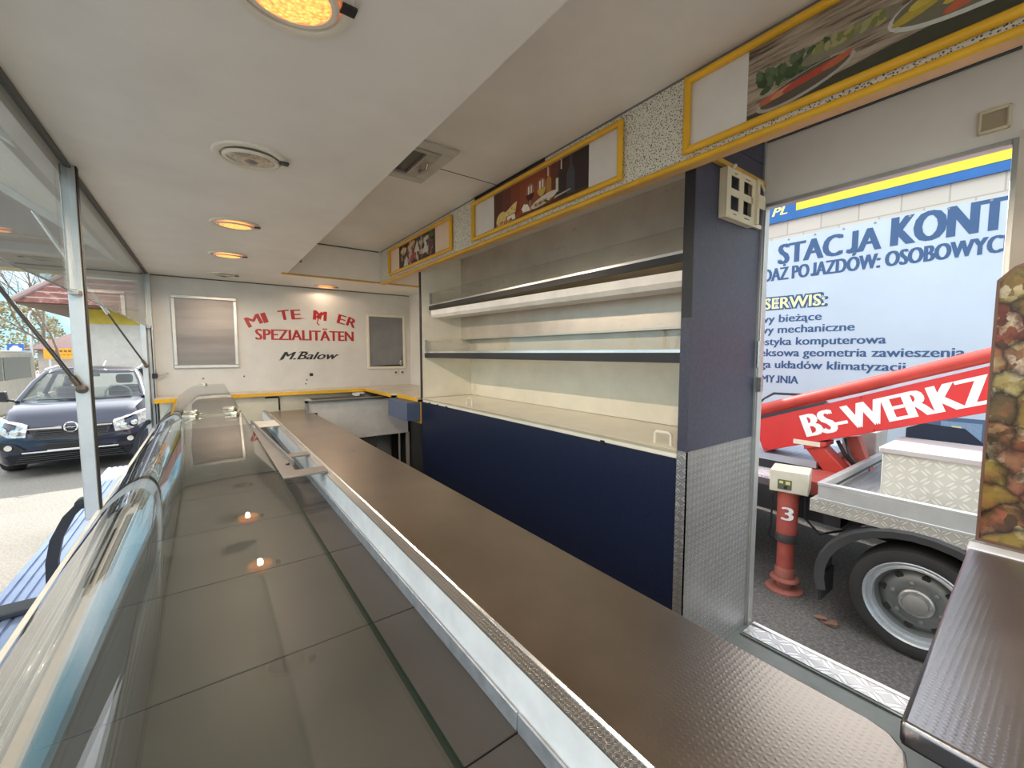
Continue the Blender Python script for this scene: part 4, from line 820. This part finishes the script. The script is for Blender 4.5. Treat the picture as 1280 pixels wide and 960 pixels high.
# ------------------------------------------------------------------ outside left: car, van, house
def car(x, y):
    t = thing('parked_car', 'dark blue car parked facing the stall, seen through serving window', 'car', (x, y, GZ))
    PAINT = M('dark_blue_paint', (.004, .008, .030), .3, 0, coat=.8, var=.04, spec=.25)
    TR = M('gloss_black_trim', (.010, .011, .013), .18, var=.1)
    def ring(yy, zb, zt, wb, ws, wt, zs):
        h = [(wb * .92, zb), (wb, zb + .06), (ws, zs), (ws * .985, zs + .08), (wt, zt - .02), (wt * .86, zt)]
        return [(x + a, y + yy, GZ + b) for a, b in h] + [(x - a, y + yy, GZ + b) for a, b in reversed(h)]
    S = [(.0, .24, .66, .60, .64, .52, .46), (.05, .20, .74, .72, .76, .62, .48), (.16, .18, .90, .80, .83, .68, .52), (.32, .18, .985, .84, .87, .72, .60), (.65, .18, 1.035, .86, .885, .76, .66), (1.0, .18, 1.075, .86, .89, .78, .70), (1.3, .18, 1.08, .86, .89, .80, .75), (3.3, .18, 1.10, .86, .89, .80, .78), (3.9, .2, 1.10, .84, .87, .78, .78), (4.15, .3, 1.05, .76, .80, .70, .75)]
    MB().loft([ring(*q) for q in S], smooth=True).build('body', PAINT, t, smooth=True)
    def gp(w_, yy, z): return Vector((x + w_, y + yy, GZ + z))
    rf = [[gp(-.60, yy, z - .03), gp(-.50, yy, z), gp(0, yy, z + .025), gp(.50, yy, z), gp(.60, yy, z - .03), gp(.5, yy, z - .045), gp(-.5, yy, z - .045)] for yy, z in ((1.72, 1.52), (1.95, 1.565), (2.6, 1.585), (3.3, 1.55), (3.75, 1.48))]
    MB().loft(rf, smooth=True).build('roof', PAINT, t)
    c = MB()
    for s in (-1, 1):
        for q, r_ in (([gp(s * .77, .95, 1.06), gp(s * .68, 1.4, 1.34), gp(s * .59, 1.76, 1.515)], [.035, .033, .03]), ([gp(s * .79, 2.5, 1.08), gp(s * .60, 2.5, 1.53)], .035), ([gp(s * .78, 3.9, 1.08), gp(s * .6, 3.7, 1.48)], .06)):
            MB().tube(q, r_, 8).build('roof_pillar', PAINT, t, smooth=True)
        MB().tube([gp(s * .62, 1.8, 1.55), gp(s * .62, 2.6, 1.60), gp(s * .62, 3.6, 1.53)], .018, 8).build('roof_rail', ALUB, t, smooth=True)
    c = MB(); c.loft([[gp(-.74, .97, 1.06), gp(-.4, .90, 1.075), gp(0, .88, 1.08), gp(.4, .90, 1.075), gp(.74, .97, 1.06)], [gp(-.58, 1.74, 1.51), gp(-.3, 1.70, 1.53), gp(0, 1.69, 1.54), gp(.3, 1.70, 1.53), gp(.58, 1.74, 1.51)]], None, False, False); c.build('windscreen', CARGL, t)
    c = MB()
    for s in (-1, 1): c.poly(gp(s * .785, 1.05, 1.085), Vector((0, 1, 0)), Vector((-s * .39, 0, .92)), [(0, 0), (2.8, 0), (2.6, .46), (.75, .46)], 0, None)
    c.build('side_glass', CARGL, t)
    c = MB(); c.box(x - .76, x + .76, y + 1.0, y + 1.45, GZ + .95, GZ + 1.09); c.build('dashboard', TR, t, .05)
    c = MB()
    for s in (-.36, .36): c.box(x + s - .24, x + s + .24, y + 2.25, y + 2.4, GZ + .8, GZ + 1.22); c.box(x + s - .13, x + s + .13, y + 2.3, y + 2.4, GZ + 1.25, GZ + 1.43)
    c.build('seat', M('car_seat', (.10, .10, .11), .8), t, .05)
    ring_ = [gp(.36 + .18 * math.cos(a), 1.52 - .05 * math.sin(a), 1.10 + .16 * math.sin(a)) for a in [k * .393 for k in range(17)]]
    MB().tube(ring_, .016, 8).build('steering_wheel', M('grey_wheel', (.3, .3, .3), .5), t, smooth=True)
    MB().box(x - .10, x + .10, y + 1.68, y + 1.72, GZ + 1.42, GZ + 1.48).build('rear_view_mirror', TR, t, .01)
    MB().tube([gp(.12, 1.95, 1.60), gp(.14, 2.10, 1.70)], .012, 8).build('aerial', ALUB, t)
    # grille, badge, lights
    c = MB(); c.prism([gp(-.46, -.012, .74), gp(.46, -.012, .74), gp(.38, -.06, .56), (x, y - .07, GZ + .545), gp(-.38, -.06, .56)], (0, .2, 0)); g = c.build('grille', TR, t)
    c = MB()
    for k in range(5): c.box(x - .42 + k * .012, x + .42 - k * .012, y - .072, y - .05, GZ + .575 + .03 * k, GZ + .585 + .03 * k)
    c.build('grille_bar', M('grille_bar', (.05, .05, .055), .3), g)
    for s in (-1, 1): MB().prism([gp(s * .46, -.055, .722), gp(s * .20, -.058, .718), gp(s * .10, -.06, .712), gp(s * .10, -.06, .752), gp(s * .14, -.06, .750), gp(s * .20, -.058, .742), gp(s * .46, -.055, .740)], (0, .02, 0)).build('chrome_bar', CHROME, g)
    rg = [gp(.072 * math.cos(a), -.07, .728 + .072 * math.sin(a)) for a in [k * .3142 for k in range(21)]]
    c = MB(); c.tube(rg, .011, 8); c.prism([gp(-.075, -.075, .722), gp(.02, -.075, .722), gp(.0, -.075, .712), gp(.075, -.075, .734), gp(-.02, -.075, .734), gp(.0, -.075, .744)], (0, .012, 0)); c.build('badge', CHROME, g)
    for s in (-1, 1):
        c = MB(); c.prism([gp(s * .46, -.02, .76), gp(s * .48, -.03, .60), gp(s * .66, .0, .61), gp(s * .84, .20, .70), gp(s * .88, .38, .90), gp(s * .70, .10, .84)], (0, .08, .03)); hl = c.build('headlight', M('headlight_%d' % s, (.60, .63, .66), .12, .5, var=.35, vs=14), t, .01)
        c = MB(); c.lathe([(.0, -.02), (.045, -.015), (.05, .02)], gp(s * .59, -.02, .69), (0, 1, 0), 14); c.lathe([(.0, -.02), (.04, -.015), (.045, .02)], gp(s * .71, .04, .72), (0, 1, 0), 14); c.build('lamp_bowl', CHROME, hl, smooth=True)
        c = MB(); c.prism([gp(s * .50, -.04, .42), gp(s * .74, .02, .44), gp(s * .80, .06, .56), gp(s * .60, -.02, .52)], (0, .05, 0)); fgm = c.build('fog_lamp_recess', TR, t)
        MB().lathe([(0, -.01), (.04, -.008), (.045, .01)], gp(s * .66, -.02, .47), (0, 1, 0), 14).build('fog_lamp', CHROME, fgm)
        c = MB(); c.loft([[gp(s * (.90 + dx), 1.06 + dy, 1.06 + dz) for dx, dz in ((0, 0), (.20, .02), (.21, .16), (.02, .17))] for dy in (0, .09)], smooth=False); c.tube([gp(s * .84, 1.12, 1.07), gp(s * .93, 1.10, 1.10)], .02, 8); c.build('wing_mirror', BLACK, t, .015)
        for yy in (.78, 3.35):
            wv = MB().lathe([(.21, .09), (.31, .1), (.325, .07), (.325, -.07), (.31, -.1), (.21, -.09)], gp(s * .80, yy, .325), (1, 0, 0), 28).build('wheel', RUBBER, t, smooth=True)
            MB().lathe([(.21, -.08), (.15, -.06), (.0, -.07)], gp(s * .80, yy, .325), (s * -1, 0, 0), 20).build('rim', ALUB, wv)
    c = MB(); c.prism([gp(-.62, -.05, .22), gp(.62, -.05, .22), gp(.70, -.02, .34), gp(.48, -.075, .36), gp(-.48, -.075, .36), gp(-.70, -.02, .34)], (0, .05, 0)); c.build('lower_intake', TR, t)
    c = MB()
    for k in range(4): c.box(x - .6 + .02 * k, x + .6 - .02 * k, y - .08, y - .05, GZ + .235 + k * .03, GZ + .245 + k * .03)
    c.box(x - .52, x + .52, y - .075, y - .03, GZ + .375, GZ + .395, ALUB); c.build('intake_bar', M('intake', (.03, .03, .032), .3), t)
    bx(x - .28, x + .28, y - .085, y - .03, GZ + .40, GZ + .50).build('plate_holder', TR, t, .006)
    bx(x - .26, x + .26, y - .088, y - .084, GZ + .395, GZ + .408).build('plate_strip', STRIPW, t)
    c = MB(); c.tube([gp(-.55, .93, 1.085), gp(.05, .87, 1.09)], .008, 6); c.tube([gp(.0, .90, 1.085), gp(.6, .95, 1.085)], .008, 6); c.build('wiper', BLACK, t)
car(-1.70, 9.15)
vn = thing('parked_van', 'pale beige van parked behind the dark blue car, at the left frame edge', 'van', (-4.8, 15, GZ))
vx0, vx1, vy = -5.75, -3.86, 13.0
prof = [(0, .35), (.0, 1.05), (.25, 1.15), (.75, 1.83), (1.1, 1.92), (4.2, 1.92), (4.4, 1.75), (4.45, .35)]
MB().prism([(vx0, vy + a, GZ + b) for a, b in prof], (vx1 - vx0, 0, 0)).build('body', M('beige_paint', (.45, .40, .31), .3, coat=.5), vn, .07, seg=3)
c = MB(); c.prism([(vx0 + .15, vy + .28, GZ + 1.20), (vx1 - .15, vy + .28, GZ + 1.20), (vx1 - .22, vy + .72, GZ + 1.78), (vx0 + .22, vy + .72, GZ + 1.78)], (0, -.03, .02)); c.build('windscreen', M('van_glass', (.06, .08, .065), .1), vn)
bx(vx1 - .002, vx1 + .01, vy + 2.1, vy + 4.0, GZ + 1.2, GZ + 1.75).build('rear_window', M('van_rear_glass', (.07, .09, .075), .1), vn)
c = MB(); c.prism([(vx1 - .002, vy + .55, GZ + 1.2), (vx1 - .002, vy + 2.0, GZ + 1.2), (vx1 - .002, vy + 2.0, GZ + 1.75), (vx1 - .002, vy + .9, GZ + 1.75)], (.012, 0, 0)); c.build('side_window', M('van_side_glass', (.07, .09, .075), .1), vn)
bx(vx1 - .05, vx1 + .18, vy + .45, vy + .6, GZ + 1.15, GZ + 1.38).build('wing_mirror', BLACK, vn, .03)
c = MB(); c.prism([(vx0 + .3, vy - .01, GZ + .55), (vx1 - .3, vy - .01, GZ + .55), (vx1 - .3, vy - .01, GZ + .8), (vx0 + .3, vy - .01, GZ + .8)], (0, .03, 0)); c.build('grille', BLACK, vn)
for s_ in (vx0 + .12, vx1 - .12):
    for yy in (.9, 3.6): MB().lathe([(0, -.11), (.33, -.11), (.35, 0), (.33, .11), (0, .11)], (s_, vy + yy, GZ + .35), (1, 0, 0), 24).build('wheel', RUBBER, vn, smooth=True)

def tiles():
    m, nt, bs = newmat('red_roof_tiles'); sep = nt.nodes.new('ShaderNodeSeparateXYZ'); nt.links.new(coords(nt), sep.inputs[0])
    zf = mth(nt, 'FRACT', mth(nt, 'MULTIPLY', sep.outputs['Z'], 6.2)); f = noise(nt, coords(nt), 7, 5, .7)
    c = ramp(nt, f, [(.3, (.10, .028, .022)), (.55, (.20, .08, .06)), (.72, (.38, .27, .23))])
    c = mix(nt, ramp(nt, zf, [(.0, (1, 1, 1)), (.22, (0, 0, 0))]), c, (.48, .38, .34))
    nt.links.new(c, bs.inputs['Base Color']); bs.inputs['Roughness'].default_value = .8; bump(nt, bs, zf, 1, .05); return m
hs_ = thing('yellow_house', 'pale house with yellow band under a red tiled roof behind the car', 'house', (1, 17, GZ))
bx(-2.68, 9, 16.1, 24, GZ, .80).build('wall', M('cream_render', (.56, .53, .47), .8, var=.04), hs_)
bx(-2.69, 9, 16.09, 24, .80, 1.2).build('yellow_band', M('yellow_render', (.62, .46, .07), .8), hs_)
MB().prism([(-3.65, 15.4, 1.20), (9, 15.4, 1.20), (9, 24, 1.20), (-3.65, 24, 1.20)], (0, 0, .05)).build('eave_board', M('brown_soffit', (.16, .10, .07), .7), hs_)
c = MB(); A = [(-3.70, 15.35, 1.25), (9, 15.35, 1.25), (9, 24, 1.25), (-3.70, 24, 1.25)]; B = [(-2.95, 16.15, 2.05), (9, 16.15, 2.05), (9, 24, 2.05), (-2.95, 24, 2.05)]; c.loft([A, B], smooth=False); c.build('tiled_roof', tiles(), hs_)
c = MB(); c.tube([(-3.72, 15.33, 1.27), (-2.95, 16.15, 2.07)], .07, 8); c.build('hip_tiles', M('grey_hip', (.30, .22, .20), .8), hs_)
cp = thing('grey_canopy', 'grey flat canopy with pale yellow edge beyond the raised hatch', 'canopy', (-1.5, 5.6, .85))
bx(-5.5, 1.2, 4.75, 6.5, .865, .93).build('sheet', M('grey_canopy', (.24, .245, .25), .6), cp)
bx(-5.5, 1.2, 6.46, 6.52, .835, .87).build('edge_trim', M('pale_yellow_trim', (.66, .60, .38), .5), cp)
bx(-5.5, 1.2, 4.95, 5.1, .80, .865).build('cross_beam', M('blue_grey_beam', (.40, .43, .48), .5), cp)
bx(-5.5, -.43, 4.60, 4.64, .86, 1.6).build('front_board', M('grey_canopy_board', (.22, .22, .22), .6), cp)
c = MB()
for x in (-5.4, 1.1): c.box(x - .05, x + .05, 6.3, 6.4, GZ, .865)
c.build('post', ALU, cp)
h2 = thing('dark_roofed_house', 'distant house with dark red roof behind the orange sign', 'house', (-3, 36, GZ))
bx(-7.2, 2, 33, 42, GZ, .2).build('wall', M('grey_render', (.45, .40, .36), .8), h2)
MB().prism([(-7.6, 32.4, .15), (2.4, 32.4, .15), (2.4, 42.6, .15), (-7.6, 42.6, .15)], (0, 0, .06)).build('eave', M('dark_eave', (.1, .06, .05), .8), h2)
c = MB(); c.loft([[(-7.6, 32.4, .2), (2.4, 32.4, .2), (2.4, 42.6, .2), (-7.6, 42.6, .2)], [(-5.9, 36.5, 1.5), (.8, 36.5, 1.5), (.8, 38.5, 1.5), (-5.9, 38.5, 1.5)]], smooth=False); c.build('roof', M('dark_red_roof', (.075, .025, .024), .8, var=.2, vs=4), h2)
c = MB(); c.box(-5.1, -4.6, 37, 37.5, 1.2, 1.95); c.build('chimney', M('chimney', (.2, .1, .09), .8), h2)
sg2 = thing('orange_sign', 'long orange sign board in front of the dark roofed house', 'sign', (-5, 30, GZ))
bx(-6.35, -4.3, 30, 30.08, -.28, .24).build('board', M('orange_board', (.66, .32, .02), .5), sg2)
c = MB(); c.box(-6.2, -6.12, 30.02, 30.07, GZ, -.25); c.box(-4.5, -4.42, 30.02, 30.07, GZ, -.25); c.build('post', ALU, sg2)
c = MB()
for k in range(9): c.poly((0, 29.995, 0), UX, VO, [(-6.1 + k * .15, .06), (-6.0 + k * .15, .06), (-6.0 + k * .15, .15), (-6.1 + k * .15, .15)], .002, ink((.18, .08, .02)))
for k in range(9): c.poly((0, 29.995, 0), UX, VO, [(-6.0 + k * .15, -.10), (-5.9 + k * .15, -.10), (-5.9 + k * .15, -.06), (-6.0 + k * .15, -.06)], .002, ink((.30, .14, .02)))
c.build('faint_lettering', ink((.18, .08, .02)), sg2)
sg3 = thing('blue_car_sign', 'small blue sign with a white car symbol on a pole', 'sign', (-7.3, 30, GZ))
bx(-7.55, -7.02, 30.2, 30.26, .04, .44).build('board', M('sign_blue_far', (.04, .13, .45), .5), sg3)
c = MB(); c.poly((0, 30.19, 0), UX, VO, [(-7.48, .13), (-7.08, .13), (-7.08, .24), (-7.16, .26), (-7.22, .36), (-7.36, .36), (-7.42, .27), (-7.48, .24)], .002, STRIPW); c.build('car_symbol', STRIPW, sg3)
c = MB(); c.box(-7.32, -7.26, 30.26, 30.32, GZ, .44); c.build('post', ALU, sg3)
lp = thing('lamp_post', 'thin grey street lamp post against the sky at left', 'lamp post', (-6.85, 30.6, GZ))
c = MB(); c.tube([(-6.85, 30.6, GZ), (-6.85, 30.6, 1.9), (-6.7, 30.6, 2.15), (-6.3, 30.6, 2.25)], [.06, .045, .04, .035], 8); c.build('pole', ALU, lp, smooth=True); bx(-6.35, -5.95, 30.5, 30.7, 2.2, 2.3).build('lamp_head', ALU, lp, .03)
BARK = M('bare_bark', (.16, .12, .09), .9)
def bare_tree(x, y, h, seed, label, lean=0):
    rnd = random.Random(seed); c = MB()
    def br(p, d, L, r, n):
        q = p + d * L; mdl = (p + q) / 2 + Vector((rnd.uniform(-1, 1), rnd.uniform(-1, 1), rnd.uniform(-.3, .5))) * L * .06
        c.tube([p, mdl, q], [r, r * .85, r * .65], 5, None, False)
        if n == 0: return
        for k in range(rnd.choice((2, 3, 3))):
            nd = (d + Vector((rnd.uniform(-1, 1), rnd.uniform(-1, 1), rnd.uniform(-.45, .6))) * .75).normalized()
            br(q if k else mdl.lerp(q, .7), nd, L * rnd.uniform(.62, .85), r * .6, n - 1)
    br(Vector((x, y, GZ)), Vector((lean, 0, 1)).normalized(), h, h * .035, 7)
    return tag(c.build('bare_tree', BARK, smooth=True), label, 'tree', 'leafless trees beyond the yard')
bare_tree(-4.75, 26.5, 2.1, 4, 'leafless tree with fine branches against the sky, left of the tiled roof', -.22)
bare_tree(-9.2, 44, 3.4, 11, 'leafless tree standing farther back behind the dark roofed house')
def bush(x, y, s, seed, label):
    rnd = random.Random(seed); c = MB()
    for k in range(3200):
        v = Vector((rnd.gauss(0, 1), rnd.gauss(0, 1), rnd.gauss(0, 1))).normalized() * rnd.uniform(.55, 1) ** .4
        p_ = Vector((x + v.x * s * 1.1, y + v.y * s, GZ + s * 1.15 + v.z * s * 1.1)); u = Vector((rnd.gauss(0, 1), rnd.gauss(0, 1), rnd.gauss(0, 1))).normalized(); w_ = u.orthogonal().normalized()
        a = s * .038; c.face([c.bm.verts.new(p_ + u * a), c.bm.verts.new(p_ + w_ * a), c.bm.verts.new(p_ - u * a), c.bm.verts.new(p_ - w_ * a)])
    m = M('twiggy_foliage_%d' % seed, (.30, .26, .14), .9, var=.3, vs=2)
    t = thing('bush', label, 'bush', (x, y, GZ)); c.build('foliage', m, t); MB().tube([(x, y, GZ), (x, y, GZ + s)], [s * .08, s * .04], 8).build('stem', BARK, t)
bush(-11.3, 46.5, 2.5, 21, 'round brownish bush behind the blue car sign')
